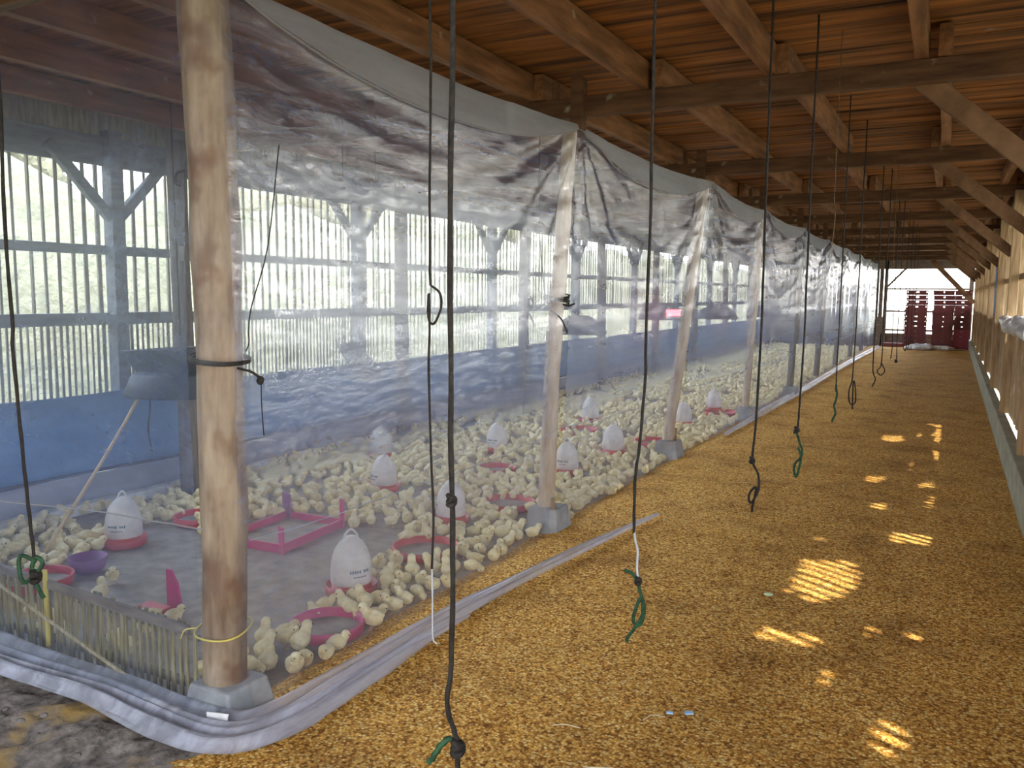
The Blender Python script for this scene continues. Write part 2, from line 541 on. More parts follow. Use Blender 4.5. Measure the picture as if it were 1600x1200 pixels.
ORD = ['nearest', 'second', 'third', 'fourth', 'fifth', 'sixth', 'seventh', 'eighth', 'ninth', 'tenth', 'eleventh', 'twelfth', 'thirteenth', 'fourteenth', 'fifteenth']
Y0, Y1 = -2.6, 27.5
BEAM_Y = [-0.75, 1.95, 4.67, 7.4, 10.1, 12.8, 15.5, 18.2, 20.9, 23.6, 26.3]
X_LEFT, X_RIGHT = -5.3, 0.57


def nz(*a):
    return mnoise.noise(Vector(a))


# ------------------------------------------------------------------ the setting: floor and ground
f = MB().box((-2.37, 12.4, -0.08), (6.2, 30.4, 0.16))
tag(f.build('floor', 'litter'), kind='structure', label='grey brown litter floor under the chicks and the aisle')

P = []
xs = np.linspace(-2.205, 0.47, 42)
ys = np.concatenate([np.arange(Y0, 9, 0.07), np.arange(9, Y1 - 0.1, 0.3)])
for x in xs:
    row = []
    for y in ys:
        u = (x - xs[0]) / (xs[-1] - xs[0])
        edge = min(1.0, u / 0.05)
        wob = 0.035 * nz(y * 2.1, 0.3, 1.0) + 0.02 * nz(y * 7.0, 5.3, 1.0)
        z = 0.006 + 0.032 * edge + 0.010 * nz(x * 2.5, y * 2.5, 0) + 0.004 * nz(x * 9, y * 9, 3)
        if u < 0.05:
            z = 0.004 + (0.03) * edge
        row.append((x + wob * (1 - u) ** 4, y, z))
    P.append(row)
tag(MB().grid(P).build('rice_husk_bedding', 'husk', smooth=True), 'golden brown rice husk bedding spread along the whole aisle', 'bedding', kind='stuff')

P = []
for x in np.linspace(-5.25, -1.75, 130):
    row = []
    for y in np.linspace(Y0 + 0.06, 1.80, 150):
        z = 0.016 + 0.024 * (nz(x * 5, y * 5, 7) + 0.8 * nz(x * 15, y * 15, 2) + 0.5 * nz(x * 34, y * 34, 4)) + 0.02 * (x < -2.0)
        z -= 0.05 * max(0.0, (x + 2.05) / 0.3)
        row.append((x + 0.05 * nz(y * 3, x, 2), y, max(z, 0.003)))
    P.append(row)
tag(MB().grid(P).build('dirt', 'dirt', smooth=True), 'grey stony dirt with scattered husk in front of the pen', 'dirt', kind='stuff')
mb = MB()
for i in range(200):
    x, y = random.uniform(-3.9, -2.05), random.uniform(0.9, 1.68)
    r = random.uniform(0.004, 0.016)
    mb.blob((x, y, 0.03 + r * 0.2), (r * random.uniform(.8, 1.5), r, r * 0.6), 7, 5, 0.5, 30)
tag(mb.build('gravel', 'stone', smooth=True), 'small grey stones strewn over the dirt in front of the pen', 'gravel', kind='stuff')

# ground outside
mb = MB()
mb.box((0, 20, -0.35), (160, 160, 0.2))
tag(mb.build('ground', 'field'), 'pale sunlit field outside the shed', 'ground', kind='structure')

# ------------------------------------------------------------------ ceiling: planks along X, joists along Y, beams along X
mb = MB()
y = Y0
while y < Y1 + 0.1:
    w = random.uniform(0.15, 0.21)
    mb.box((-2.37 + random.uniform(-.02, .02), y + w / 2, 2.835 + random.uniform(0, 0.012)), (6.35, w - random.uniform(0.004, 0.012), 0.03))
    y += w
tag(mb.build('ceiling', 'plank'), 'brown plank ceiling of the shed', kind='structure')
tag(MB().box((-2.37, 12.45, 2.93), (6.5, 30.4, 0.10)).build('ceiling_deck', 'eave'), 'deck above the plank ceiling', kind='structure')

for i, y in enumerate(BEAM_Y):
    b = MB().box((-2.37, y + 0.03, 2.605), (6.1, 0.06, 0.115))
    o = b.build('ceiling_beam', 'beam', origin=(-2.37, y, 2.55), bevel=0.005)
    tag(o, '%s cross beam from the camera end, carrying the ceiling joists' % ORD[i], kind='structure')
JX = [-5.0, -4.3, -3.6, -2.95, -2.33, -1.60, -0.90, -0.17, 0.44]
for i in range(len(BEAM_Y)):
    ya = BEAM_Y[i - 1] if i else Y0
    yb = BEAM_Y[i]
    for k, x in enumerate(JX):
        off = 0.05 if i % 2 else -0.03
        b = MB().bar((x + off + random.uniform(-.02, .02), ya - 0.02, 2.74), (x + off + random.uniform(-.02, .02), yb + 0.16, 2.74), 0.062, 0.15)
        o = b.build('ceiling_joist', 'joist', origin=(x, ya, 2.7), bevel=0.004)
        tag(o, '%s joist from the open slatted wall on the aisle side, in the %s ceiling bay' % (ORD[len(JX) - 1 - k], ORD[i]), kind='structure')

# blocks over the beams where the poles carry them
for i, y in enumerate(BEAM_Y[2:8]):
    b = MB().box((-2.03, y + 0.0, 2.62), (0.075, 0.075, 0.30)).box((-2.17, y - 0.02, 2.70), (0.035, 0.05, 0.10))
    tag(b.build('beam_block', 'beam', origin=(-2.03, y, 2.47), bevel=0.004), 'wooden block on the beam above the %s pole of the curtain row' % ORD[i + 1], 'block', 'blocks between poles and ceiling')

# ------------------------------------------------------------------ right wall
mb = MB()
y = Y0
while y < Y1:                                        # lower boards
    w = random.uniform(0.12, 0.2)
    mb.box((X_RIGHT + 0.02 + random.uniform(-.006, .006), y + w / 2, 0.73 + random.uniform(-.01, .01)), (0.025, w - 0.006, 0.86))
    y += w
for z, h in ((1.16, 0.08), (1.72, 0.06), (2.5, 0.10), (2.68, 0.30), (0.36, 0.05)):
    mb.box((X_RIGHT + 0.05, 12.45, z), (0.05, 30.1, h))
y = Y0
while y < Y1:                                        # bamboo slats above
    mb.box((X_RIGHT + 0.085 + random.uniform(-.004, .004), y, 1.84), (0.012, random.uniform(0.03, 0.045), 1.42), None, 0.003)
    y += 0.09
tag(mb.build('wall_right', 'board'), 'right wall of brown boards with bamboo slats above', kind='structure')
tag(MB().box((0.505, 12.45, 0.15), (0.085, 30.1, 0.31)).build('baseboard_right', 'curb', bevel=0.008), 'pale curb along the foot of the right wall', kind='structure')
for i, y in enumerate(BEAM_Y):
    b = MB().bar((X_RIGHT - 0.03, y, 0.30), (X_RIGHT - 0.03, y, 2.6), 0.09, 0.09, (0, 1, 0))
    tag(b.build('wall_post', 'board', origin=(X_RIGHT - .03, y, 0.3), bevel=0.006), '%s timber post of the right wall' % ORD[i], kind='structure')
    b = MB().bar((-0.20, y + 0.075, 2.58), (X_RIGHT - 0.05, y + 0.075, 1.98 - 0.02 * (i % 3)), 0.035, 0.10, (1, 0, 0))
    tag(b.build('knee_brace', 'brace', origin=(X_RIGHT - .05, y + .075, 1.98), bevel=0.005), 'slanting brace from the %s post of the right wall up to its beam' % ORD[i], kind='structure')

# added unseen eave outside the right wall, gaps cut to shape sun patches
SPOTS = []
for (px, py, sx, sy) in [(-0.53, 4.52, .15, .34), (-0.17, 5.52, .12, .11), (-0.13, 2.93, .05, .10), (-0.50, 9.42, .10, .2), (-0.15, 9.72, .13, .32), (-0.51, 7.21, .06, .14),
                         (-0.56, 3.62, .14, .07), (-0.30, 3.9, .05, .08), (-0.12, 10.4, .10, .35), (-0.62, 5.3, .06, .08), (-0.12, 8.6, .06, .3), (-0.30, 8.0, .05, .22), (-0.4, 6.3, .05, .1),
                         (-0.12, 7.2, .05, .12), (-0.35, 3.3, .04, .05), (-0.05, 6.6, .05, .2), (-0.05, 3.9, .05, .07)]:
    q = Vector((px, py, 0)) + SUN_AZ * (2.5 / SUN_TAN)
    SPOTS.append((q.x, q.y, sx, sy))
mb = MB()
st = 0.03
nxc, nyc = int(1.35 / st), int((Y1 - Y0 + 0.5) / st)
near = {}
for s in SPOTS:
    for i in range(int((s[0] - s[2] - .05 - .62) / st), int((s[0] + s[2] + .05 - .62) / st) + 1):
        for j in range(int((s[1] - s[3] - .05 - Y0) / st), int((s[1] + s[3] + .05 - Y0) / st) + 1):
            cx, cy = 0.62 + (i + .5) * st, Y0 + (j + .5) * st
            d = ((cx - s[0]) / s[2]) ** 2 + ((cy - s[1]) / s[3]) ** 2
            if max(abs((cx - s[0]) / s[2]), abs((cy - s[1]) / s[3])) ** 2 * 0.6 + 0.4 * d + 0.7 * nz(cx * 14, cy * 9, 1) < 0.95:
                near[(i, j)] = 1
for i in range(nxc):
    j = 0
    while j < nyc:
        if (i, j) in near:
            j += 1
            continue
        k = j
        while k < nyc and (i, k) not in near and k - j < 12:
            k += 1
        x0, x1 = 0.62 + i * st, 0.62 + (i + 1) * st
        y0, y1 = Y0 + j * st, Y0 + k * st
        mb.add([(x0, y0, 2.5), (x1, y0, 2.5), (x1, y1, 2.5), (x0, y1, 2.5)], [(0, 1, 2, 3)])
        j = k
tag(mb.build('sun_screen_eave', 'eave', solid=0.004), 'added eave screen shaping the sun outside the right wall', kind='structure')

# ------------------------------------------------------------------ left wall
mb = MB()
y = Y0
while y < Y1:
    mb.box((X_LEFT - 0.03 + random.uniform(-.005, .005), y + random.uniform(-.012, .012), 1.87), (0.012, random.uniform(0.014, 0.026), 1.22), None, 0.005)
    y += 0.098
y = Y0
while y < Y1:
    mb.box((X_LEFT - 0.035, y, 0.98), (0.006, random.uniform(0.012, 0.026) if y < 7 else 0.008, 0.68), None, 0.003)
    y += 0.046 if y < 7 else 0.075
for x0 in np.arange(Y0, 1.75, 0.17):                  # unseen boards added over the near end to darken the front film
    mb.box((X_LEFT - 0.06, x0 + 0.085, 1.4), (0.02, 0.168, 2.8))
mb.box((X_LEFT - 0.02, 12.45, 2.65), (0.03, 30.1, 0.36))
tag(mb.build('wall_left', 'slat'), 'left wall of upright bamboo slats, denser in its lower part', kind='structure')
for k, (z, h) in enumerate(((1.30, 0.085), (1.78, 0.065), (2.46, 0.20), (0.66, 0.06))):
    o = MB().box((X_LEFT, 12.45, z), (0.045, 30.1, h)).build('trim_%d' % (k + 1), 'wall_frame', bevel=0.005)
    tag(o, 'horizontal rail of the left slatted wall', kind='structure')
for i, y in enumerate(BEAM_Y[:-1]):
    y = y - 0.72 + 2.72
    b = MB().bar((X_LEFT + 0.045, y, 0.0), (X_LEFT + 0.045, y, 2.6), 0.10, 0.10, (0, 1, 0))
    for s in (-1, 1):
        b.bar((X_LEFT + 0.045, y + s * 0.03, 2.0), (X_LEFT + 0.045, y + s * 0.47, 2.46), 0.05, 0.07)
    tag(b.build('wall_post', 'wall_frame', origin=(X_LEFT + .045, y, 0), bevel=0.004), '%s braced timber post of the left slatted wall' % ORD[i], kind='structure')
# tarpaulin along the foot of the left wall
tar = thing('blue_tarpaulin', 'blue tarpaulin hung along the lower part of the left slatted wall', 'tarpaulin', (X_LEFT + 0.1, 12.4, 0.05))
ys = np.arange(Y0 + .05, Y1, 0.16)


def tarp_row(z):
    return [(X_LEFT + 0.145 + 0.02 * nz(y * 1.3, z * 3, 0) + 0.012 * nz(y * 5, z * 2, 4), y, z + 0.025 * nz(y * 0.8, 3, 0) * (z > 0.7)) for y in ys]


MB().grid([tarp_row(z) for z in np.linspace(0.26, 0.80, 8)]).build('sheet', 'tarp_blue', tar, smooth=True, solid=0.003)
MB().grid([tarp_row(z) for z in np.linspace(0.07, 0.25, 4)]).build('hem', 'tarp_grey', tar, smooth=True, solid=0.003)['label'] = 'grey lower hem of the tarpaulin'
MB().tube([(X_LEFT + 0.155, y, 0.262 + 0.012 * nz(y, 0, 0)) for y in ys[::3]], 0.012, 6).build('hem_rope', 'tarp_line', tar, smooth=True)
tag(MB().box((X_LEFT + 0.13, 12.45, 0.035), (0.20, 30.0, 0.07)).build('baseboard_left', 'kerb_white', bevel=0.01), 'whitewashed kerb along the foot of the left wall', kind='structure')

# ------------------------------------------------------------------ far wall with its opening
YF = 27.5
mb = MB()
mb.box((-1.81, YF, 1.3), (0.10, 0.10, 2.6)).box((0.44, YF, 1.3), (0.12, 0.10, 2.6)).box((-2.4, YF, 2.58), (6.1, 0.10, 0.50))
mb.box((-0.7, YF, 1.745), (2.3, 0.06, 0.055)).box((-0.7, YF, 1.08), (2.3, 0.05, 0.055)).box((-0.7, YF, 0.52), (2.3, 0.05, 0.05)).box((-0.7, YF, 0.62), (2.3, 0.02, 0.012))
mb.bar((-1.80, YF - .02, 1.78), (-1.28, YF - .02, 2.36), 0.05, 0.06)
mb.box((-0.7, YF + .03, 0.20), (2.4, 0.04, 0.44))
mb.box((-3.6, YF + .03, 0.45), (3.5, 0.04, 0.9))
for x in np.arange(-5.3, -1.9, 0.12):
    mb.box((x, YF + 0.03, 1.6), (0.112, 0.02, 1.6))
for x in np.arange(-1.7, 0.4, 0.24):
    mb.box((x, YF + 0.04, 1.4), (0.005, 0.005, 2.0))
tag(mb.build('wall_far', 'fence_rail'), 'far end wall of timber framing round a bright opening', kind='structure')
b = MB().bar((-0.58, 26.0, 2.52), (0.50, 26.0, 1.35), 0.05, 0.13, (1, 0, 0))
tag(b.build('knee_brace', 'brace', origin=(.5, 26, 1.35), bevel=.005), 'long slanting brace beside the bright far opening', kind='structure')

mb = MB()  # unseen near wall, added to shade the front pole and film
for x in np.arange(-5.3, -2.1, 0.17):
    mb.box((x, Y0 - 0.03, 1.4), (0.165, 0.025, 2.85))
mb.box((-3.7, Y0, 1.0), (3.3, 0.05, 0.08)).box((-3.7, Y0, 2.2), (3.3, 0.05, 0.08)).box((-2.05, Y0, 1.4), (0.1, 0.1, 2.8))
tag(mb.build('wall_near_shade', 'fence_rail'), 'added board wall shading the pen side of the near end', kind='structure')

# ------------------------------------------------------------------ poles of the curtain row
POLES = [  # name label, top, mid, base, r_top, r_base, material
    ('thick brown pole standing at the front corner of the plastic curtain', (-2.235, 2.04, 2.56), (-2.20, 2.04, 1.27), (-2.222, 2.04, 0.10), .082, .076, 'pole'),
    ('leaning pale pole with a twine bundle tied round it', (-2.08, 4.67, 2.485), (-2.16, 4.67, 1.34), (-2.215, 4.67, 0.12), .042, .052, 'pole_pale'),
    ('leaning pale pole just behind the one with the twine bundle', (-2.0, 7.4, 2.485), (-2.13, 7.4, 1.3), (-2.27, 7.4, 0.12), .05, .05, 'pole_pale'),
    ('fourth pole of the curtain row, grey and slightly leaning', (-2.05, 10.1, 2.485), (-2.09, 10.1, 1.3), (-2.15, 10.1, 0.1), .045, .045, 'pole_pale'),
]
for k, y in enumerate(BEAM_Y[5:]):
    POLES.append(('%s pole of the curtain row, seen as a dark line in the film' % ORD[k + 4], (-2.02, y, 2.485), (-2.04, y, 1.3), (-2.08, y, 0.1), .04, .05, 'post_dark'))
pole_objs = []
for k, (lab, t, m_, b_, r1, r2, mt) in enumerate(POLES):
    root = thing('wooden_pole', lab, 'pole', (b_[0], b_[1], 0.0), 'poles of the curtain row')
    pts = curve_pts([b_, m_, t], 36)
    n = len(pts)
    wob = [Vector((0.010 * nz(p.z * 1.6, k, 0), 0.008 * nz(p.z * 1.9, k, 9), 0)) for p in pts]
    rad = [r2 + (r1 - r2) * i / (n - 1) + 0.004 * nz(i * 0.35, k * 3, 2) for i in range(n)]
    if k == 0:
        rad = [r + 0.006 * math.exp(-((p.z - 1.62) / 0.10) ** 2) for r, p in zip(rad, pts)]
    MB().tube([p + w for p, w in zip(pts, wob)], rad, 24 if k < 3 else 10, bump=0.06).build('trunk', mt, root, smooth=True)
    if k < 5:
        bx, by = b_[0], b_[1]
        w = 0.12 if k == 0 else 0.12
        fb = MB()
        h = 0.13 if k == 0 else 0.17
        vs = []
        for z, s in ((0.0, w), (h, w * 0.78)):
            for dx, dy in ((-1, -1), (1, -1), (1, 1), (-1, 1)):
                vs.append((bx + dx * s + 0.02 + random.uniform(-.006, .006), by + dy * s + random.uniform(-.006, .006), z))
        fb.add(vs, [(3, 2, 1, 0), (4, 5, 6, 7), (0, 1, 5, 4), (1, 2, 6, 5), (2, 3, 7, 6), (3, 0, 4, 7)])
        fb.build('footing', 'concrete', root, bevel=0.01)['label'] = 'grey concrete footing'
    pole_objs.append(root)


def ring(c, r, tilt=0.0, seg=28, wob=0.0, tx=0.0):
    c = Vector(c)
    return [c + Vector((r * math.cos(a), r * math.sin(a), tilt * math.sin(a) + tx * math.cos(a) + wob * math.sin(3 * a))) for a in [2 * PI * i / seg for i in range(seg + 1)]]


# ties on the front pole and on the second pole
r0 = pole_objs[0]
MB().tube(ring((-2.20, 2.04, 1.275), 0.098, 0.004, tx=-0.012), 0.0055, 6).tube(ring((-2.20, 2.04, 1.268), 0.099, 0.006, tx=-0.010), 0.005, 6)\
    .tube(curve_pts([(-2.10, 2.02, 1.245), (-2.05, 2.03, 1.235), (-2.025, 2.045, 1.215)], 8), 0.0045, 6).blob((-2.025, 2.045, 1.205), (.012, .012, .016), 8, 6, .3, 40)\
    .tube(curve_pts([(-2.02, 2.045, 1.20), (-2.025, 2.05, 1.12), (-2.018, 2.05, 1.02)], 8), 0.002, 5).build('tie_rope', 'rope_black', r0, smooth=True)['label'] = 'dark rope tied round the pole'
MB().tube(ring((-2.222, 2.04, 0.315), 0.097, 0.012, wob=.004), 0.0035, 6).tube(curve_pts([(-2.31, 2.0, 0.31), (-2.35, 1.98, 0.30), (-2.36, 1.97, 0.27)], 8), 0.003, 5).build('twine', 'twine_yellow', r0, smooth=True)['label'] = 'yellow twine tied low round the pole'
MB().tube(curve_pts([(-1.99, 2.12, 1.98), (-2.03, 2.10, 1.65), (-2.09, 2.08, 1.45), (-2.085, 2.06, 1.37), (-2.075, 2.05, 1.33), (-2.09, 2.05, 1.30)], 20), 0.0022, 5).build('wire', 'rope_black', r0, smooth=True)
MB().tube(curve_pts([(-2.30, 2.0, 1.90), (-2.325, 1.99, 1.89), (-2.33, 1.99, 1.86), (-2.31, 1.99, 1.85)], 10), 0.004, 6).build('hook', 'rope_black', r0, smooth=True)
MB().add([(-2.13, 1.875, 0.10), (-2.04, 1.885, 0.11), (-2.05, 1.865, 0.02), (-2.11, 1.855, 0.01)], [(0, 1, 2, 3)]).build('paper_scrap', 'sack', r0, solid=0.004)['label'] = 'white scrap stuck at the foot of the pole'
r1 = pole_objs[1]
tb = MB()
for k in range(4):
    tb.tube(ring((-2.155, 4.67, 1.45 + 0.012 * k), 0.076 + 0.003 * (k % 2), 0.01 * (k - 1.5)), 0.006, 6)
tb.tube(curve_pts([(-2.20, 4.60, 1.47), (-2.24, 4.59, 1.9), (-2.25, 4.60, 2.45)], 12), 0.004, 5)
tb.tube(curve_pts([(-2.20, 4.6, 1.44), (-2.30, 4.58, 1.42), (-2.33, 4.58, 1.47), (-2.30, 4.58, 1.49), (-2.27, 4.58, 1.44), (-2.31, 4.58, 1.41), (-2.28, 4.58, 1.35), (-2.26, 4.58, 1.30)], 24), 0.005, 6)
tb.tube(curve_pts([(-2.08, 4.6, 1.44), (-2.04, 4.59, 1.43), (-2.0, 4.59, 1.445)], 8), 0.006, 6)
tb.tube(curve_pts([(-2.15, 4.59, 1.40), (-2.08, 4.58, 1.35), (-2.04, 4.58, 1.27)], 8), 0.005, 6)
tb.build('twine_bundle', 'rope_black', r1, smooth=True)['label'] = 'black twine bundle tied round the pole'
MB().tube([(-2.125, 4.60, 0.14), (-2.13, 4.60, 0.24)], 0.014, 6).build('bark_strip', 'pole', r1, smooth=True)
MB().tube([(-2.17, 7.32, 0.18), (-2.165, 7.32, 0.30)], 0.012, 6).build('bark_strip', 'pole', pole_objs[2], smooth=True)

# ------------------------------------------------------------------ inner poles beside the left wall
for k in range(9):
    y = 4.2 + 2.7 * k
    pts = curve_pts([(-4.86 - .02 * (k % 2), y, 0.0), (-4.90, y + 0.01, 1.2), (-4.92 + .02 * (k % 3), y, 2.55)], 18)
    pr = MB().tube(pts, [0.075 - 0.012 * i / (len(pts) - 1) + .003 * nz(i * .6, k, 1) for i in range(len(pts))], 12, bump=0.08)
    root = thing('inner_pole', '%s dark pole inside the pen, beside the slatted left wall' % ORD[k], 'pole', (-4.87, y, 0), 'poles inside the pen')
    pr.build('trunk', 'post_dark', root, smooth=True)
    if k == 0:
        MB().box((-4.79, y - 0.05, 1.76), (0.05, 0.06, 0.10)).tube([(-4.79, y - .05, 1.75), (-4.78, y - .05, 1.62)], 0.012, 6).build('hook_block', 'post_dark', root)

# ------------------------------------------------------------------ bamboo fence at the front of the pen
fe = thing('bamboo_fence', 'low bamboo slat fence closing the front of the pen', 'fence', (-3.6, 2.02, 0))
mb = MB()
x = -2.36
while x > -5.15:
    h = 0.30 + 0.07 * (-2.36 - x) / 2.8 + random.uniform(-.01, .015)
    lean = random.uniform(-.006, .006)
    w = random.uniform(0.012, 0.024)
    mb.bar((x, 2.03 + random.uniform(-.004, .004), 0.0), (x + lean, 2.03, h), w, 0.007, (0, 1, 0))
    x -= random.uniform(0.032, 0.042)
mb.build('slats', 'fence_slat', fe)
MB().bar((-2.36, 2.008, 0.285), (-5.15, 2.008, 0.40), 0.02, 0.035).build('rail', 'fence_rail', fe, bevel=.003)
MB().bar((-2.36, 2.05, 0.06), (-5.15, 2.05, 0.08), 0.02, 0.03).build('rail', 'fence_rail', fe, bevel=.003)
MB().bar((-2.36, 2.05, 0.24), (-5.15, 2.05, 0.33), 0.02, 0.02).build('rail', 'fence_rail', fe, bevel=.003)
MB().box((-3.17, 1.998, 0.22), (0.02, 0.012, 0.32)).build('stake', 'twine_yellow', fe, bevel=.003)['label'] = 'yellow stake tied to the fence'
pl = MB().bar((-3.45, 1.955, 0.30), (-2.45, 1.945, 0.03), 0.006, 0.012)
tag(pl.build('lath', 'slat_pale', origin=(-2.45, 1.95, 0.03)), 'thin pale lath leaning across the bamboo fence', 'lath')

# ------------------------------------------------------------------ the plastic curtain
cur = thing('plastic_curtain', 'clear plastic film curtain hung round the chick pen', 'curtain', (-2.1, 12, 0))
PY = [2.04] + BEAM_Y[2:]


def pole_x(k, z):
    """outer side of pole k at height z"""
    lab, t, m_, b_, r1, r2, mt = POLES[k]
    if z > m_[2]:
        u = min(1.0, (z - m_[2]) / (t[2] - m_[2]))
        return m_[0] + (t[0] - m_[0]) * u + r1 + 0.016
    u = max(0.0, z / m_[2])
    return b_[0] + (m_[0] - b_[0]) * u + r2 + 0.016


def bay(y):
    for k in range(len(PY) - 1):
        if y <= PY[k + 1]:
            return k, (y - PY[k]) / (PY[k + 1] - PY[k])
    return len(PY) - 2, 1.0


def ztop(y):
    k, u = bay(y)
    return 2.50 - (0.05 if k else 0.035) * 4 * u * (1 - u) - 0.004 * min(k, 8)


def film_x(y, z):
    k, u = bay(y)
    zt = ztop(y)
    x = pole_x(k, z) * (1 - u) + pole_x(k + 1, z) * u
    belly = 4 * u * (1 - u)
    x -= 0.07 * belly * math.sin(PI * min(1, max(0, z / zt))) * (0.6 if k == 0 else 1.0)
    # folds fanning out from where the film is tied to each pole
    for (kk, sgn, uu) in ((k, 1, u), (k + 1, -1, 1 - u)):
        dy = abs(y - PY[kk]) + 1e-4
        dz = max(0.0, 2.5 - z) + 1e-4
        r = math.hypot(dy, dz)
        ang = math.atan2(dy, dz)
        if kk == 0:
            continue
        amp = 0.021 * min(1, r / 0.3) * math.exp(-r / 0.75) * (1.0 if dz > 0.03 else 0.2)
        x += amp * (math.sin(ang * 15 + kk * 1.7 + sgn) + 0.5 * math.sin(ang * 31 + kk))
    # sagging wrinkles along the run
    s = z + 0.22 * belly
    w = max(0.0, min(1.0, (s - 1.25) / 0.5))
    x += w * (0.012 * nz(y * 0.55, s * 6.5, 0.0) + 0.009 * nz(y * 1.6, s * 15, 5.0) + 0.004 * nz(y * 6, s * 22, 1.0))
    x += 0.014 * nz(y * 1.1, z * 1.6, 8.0)
    if z < 0.25:
        x += (0.25 - z) * 0.08 + 0.02 * (1 - z / 0.25) * nz(y * 5.0, z * 3, 2.0)
    return x


ysd = np.concatenate([np.arange(2.06, 9.0, 0.03), np.arange(9.0, 17.0, 0.06), np.arange(17.0, 26.4, 0.12)])
zt_n = 84
P = []
corner = []
for y in ysd:
    zt = ztop(y)
    P.append([(film_x(y, z), y, z) for z in np.linspace(0.012, zt, zt_n)])
# corner round the front pole, then the front sheet running left
front = []
for x in np.arange(-5.2, -2.30, 0.04):
    row = []
    for z in np.linspace(0.012, 2.50, zt_n):
        y = 1.915 + 0.03 * nz(x * 1.2, z * 1.4, 3.0) + 0.018 * nz(x * 3.2, z * 5.0, 6.0) * (z > 0.4) + 0.006 * nz(x * 9, z * 16, 2.0) * (z > 1.5)
        y = min(y, 1.945)
        if z < 0.22:
            y -= (0.22 - z) * 0.45 + 0.02 * nz(x * 5, z * 2, 1)
        row.append((x, y, z))
    front.append(row)
arc = []
for i in range(1, 9):
    a = -PI / 2 + (PI / 2) * i / 9.0
    row = []
    for z in np.linspace(0.012, 2.50, zt_n):
        cx, cy = POLES[0][1][0] - 0.0, 2.04
        rr = (pole_x(0, z) - cx) * (1.0 + 0.03 * nz(a * 3, z * 4, 0))
        sk = max(0.0, 0.22 - z) * 0.45
        row.append((cx + (rr + sk) * math.cos(a), cy + (rr + 0.0 + sk) * math.sin(a), z))
    arc.append(row)
MB().grid(front + arc[:1]).build('film', 'film_front', cur, smooth=True)
MB().grid(arc).build('corner_wrap', 'film_clear', cur, smooth=True)['label'] = 'film stretched clear round the front pole'
MB().grid(arc[-1:] + P).build('film', 'film', cur, smooth=True)
# doubled film along the top edge
V = []
for y in ysd:
    k, u = bay(y)
    zt = ztop(y)
    d = 0.012 + 0.165 * (4 * u * (1 - u)) ** 0.8
    V.append([(film_x(y, zt) + 0.008 + 0.010 * t * (1 - t) + 0.012 * t, y, zt - d * t) for t in np.linspace(0, 1, 7)])
MB().grid(V).build('top_fold', 'film_dense', cur, smooth=True)['label'] = 'doubled strip of film along the top edge'
E2 = [(film_x(y, ztop(y) - (0.012 + 0.165 * (4 * bay(y)[1] * (1 - bay(y)[1])) ** 0.8)) + 0.016, y, ztop(y) - (0.012 + 0.165 * (4 * bay(y)[1] * (1 - bay(y)[1])) ** 0.8)) for y in ysd[::2]]
MB().tube(E2, 0.005, 5).build('edge_roll', 'film_dense', cur, smooth=True)


# bunched film lying on the ground: round the front corner and trailing off over the husk
def strip(name, path, widths, z0, mt, folds, seed, rows=14, up=0.02):
    pts = curve_pts(path, 90)
    n = len(pts)
    wd = np.interp(np.linspace(0, 1, n), np.linspace(0, 1, len(widths)), widths)
    G = []
    for j in range(rows + 1):
        v = j / rows - 0.5
        row = []
        for i, p in enumerate(pts):
            t = (pts[min(i + 1, n - 1)] - pts[max(i - 1, 0)]).normalized()
            s = Vector((-t.y, t.x, 0))
            w = wd[i]
            zz = z0 + up * min(1, w / 0.1) * (0.5 + 0.5 * math.sin(v * folds * 2 * PI + seed + 0.8 * nz(i * 0.06, seed, 0))) * (1 - (2 * v) ** 4) + 0.006 * nz(i * .2, v * 4, seed)
            row.append(p + s * v * w + Vector((0, 0, zz)))
        G.append(row)
    return MB().grid(G).build(name, mt, cur, smooth=True)


strip('skirt', [(-4.6, 1.86, 0), (-3.6, 1.88, 0), (-3.1, 1.86, 0), (-2.62, 1.87, 0), (-2.2, 1.84, 0), (-2.00, 1.88, 0), (-1.93, 2.05, 0), (-1.93, 2.4, 0), (-1.92, 2.9, 0), (-1.87, 3.5, 0), (-1.76, 4.4, 0), (-1.64, 5.2, 0)],
      [.20, .24, .22, .22, .26, .26, .24, .17, .13, .09, .07, .03], 0.062, 'film_fold', 3, 1.0, up=0.035)
strip('skirt', [(-3.6, 1.82, 0), (-3.1, 1.80, 0), (-2.62, 1.82, 0), (-2.2, 1.79, 0), (-1.97, 1.82, 0), (-1.885, 2.05, 0), (-1.86, 2.4, 0), (-1.86, 2.8, 0), (-1.84, 3.1, 0)],
      [.08, .09, .10, .12, .16, .14, .10, .06, .02], 0.065, 'film_fold', 2, 4.0, up=0.03)
strip('skirt', [(-2.03, 8.6, 0), (-2.02, 11, 0), (-1.98, 14, 0), (-1.97, 17, 0), (-1.95, 20, 0), (-1.90, 24, 0), (-1.85, 26.4, 0)], [.05, .12, .14, .12, .14, .15, .12], 0.05, 'film_fold', 2, 7.0, up=0.06)
# a crease pulled along the run
zc = 0.66
MB().tube([(film_x(y, zc + 0.02 * nz(y * .7, 0, 0)) + 0.005, y, zc + 0.03 * nz(y * .7, 0, 0) + 0.012 * nz(y * 4, 0, 3) - 0.05 * 4 * bay(y)[1] * (1 - bay(y)[1])) for y in ysd[::3]], 0.002, 5).build('crease', 'film_dense', cur, smooth=True)
MB().tube([(x, 1.905 + 0.01 * nz(x * 2, 0, 0), 0.72 + 0.05 * nz(x * 1.2, 4, 0) - 0.06 * math.sin(PI * min(1, (x + 5.2) / 2.9))) for x in np.arange(-5.2, -2.12, 0.05)], 0.003, 5).build('crease', 'film_dense', cur, smooth=True)

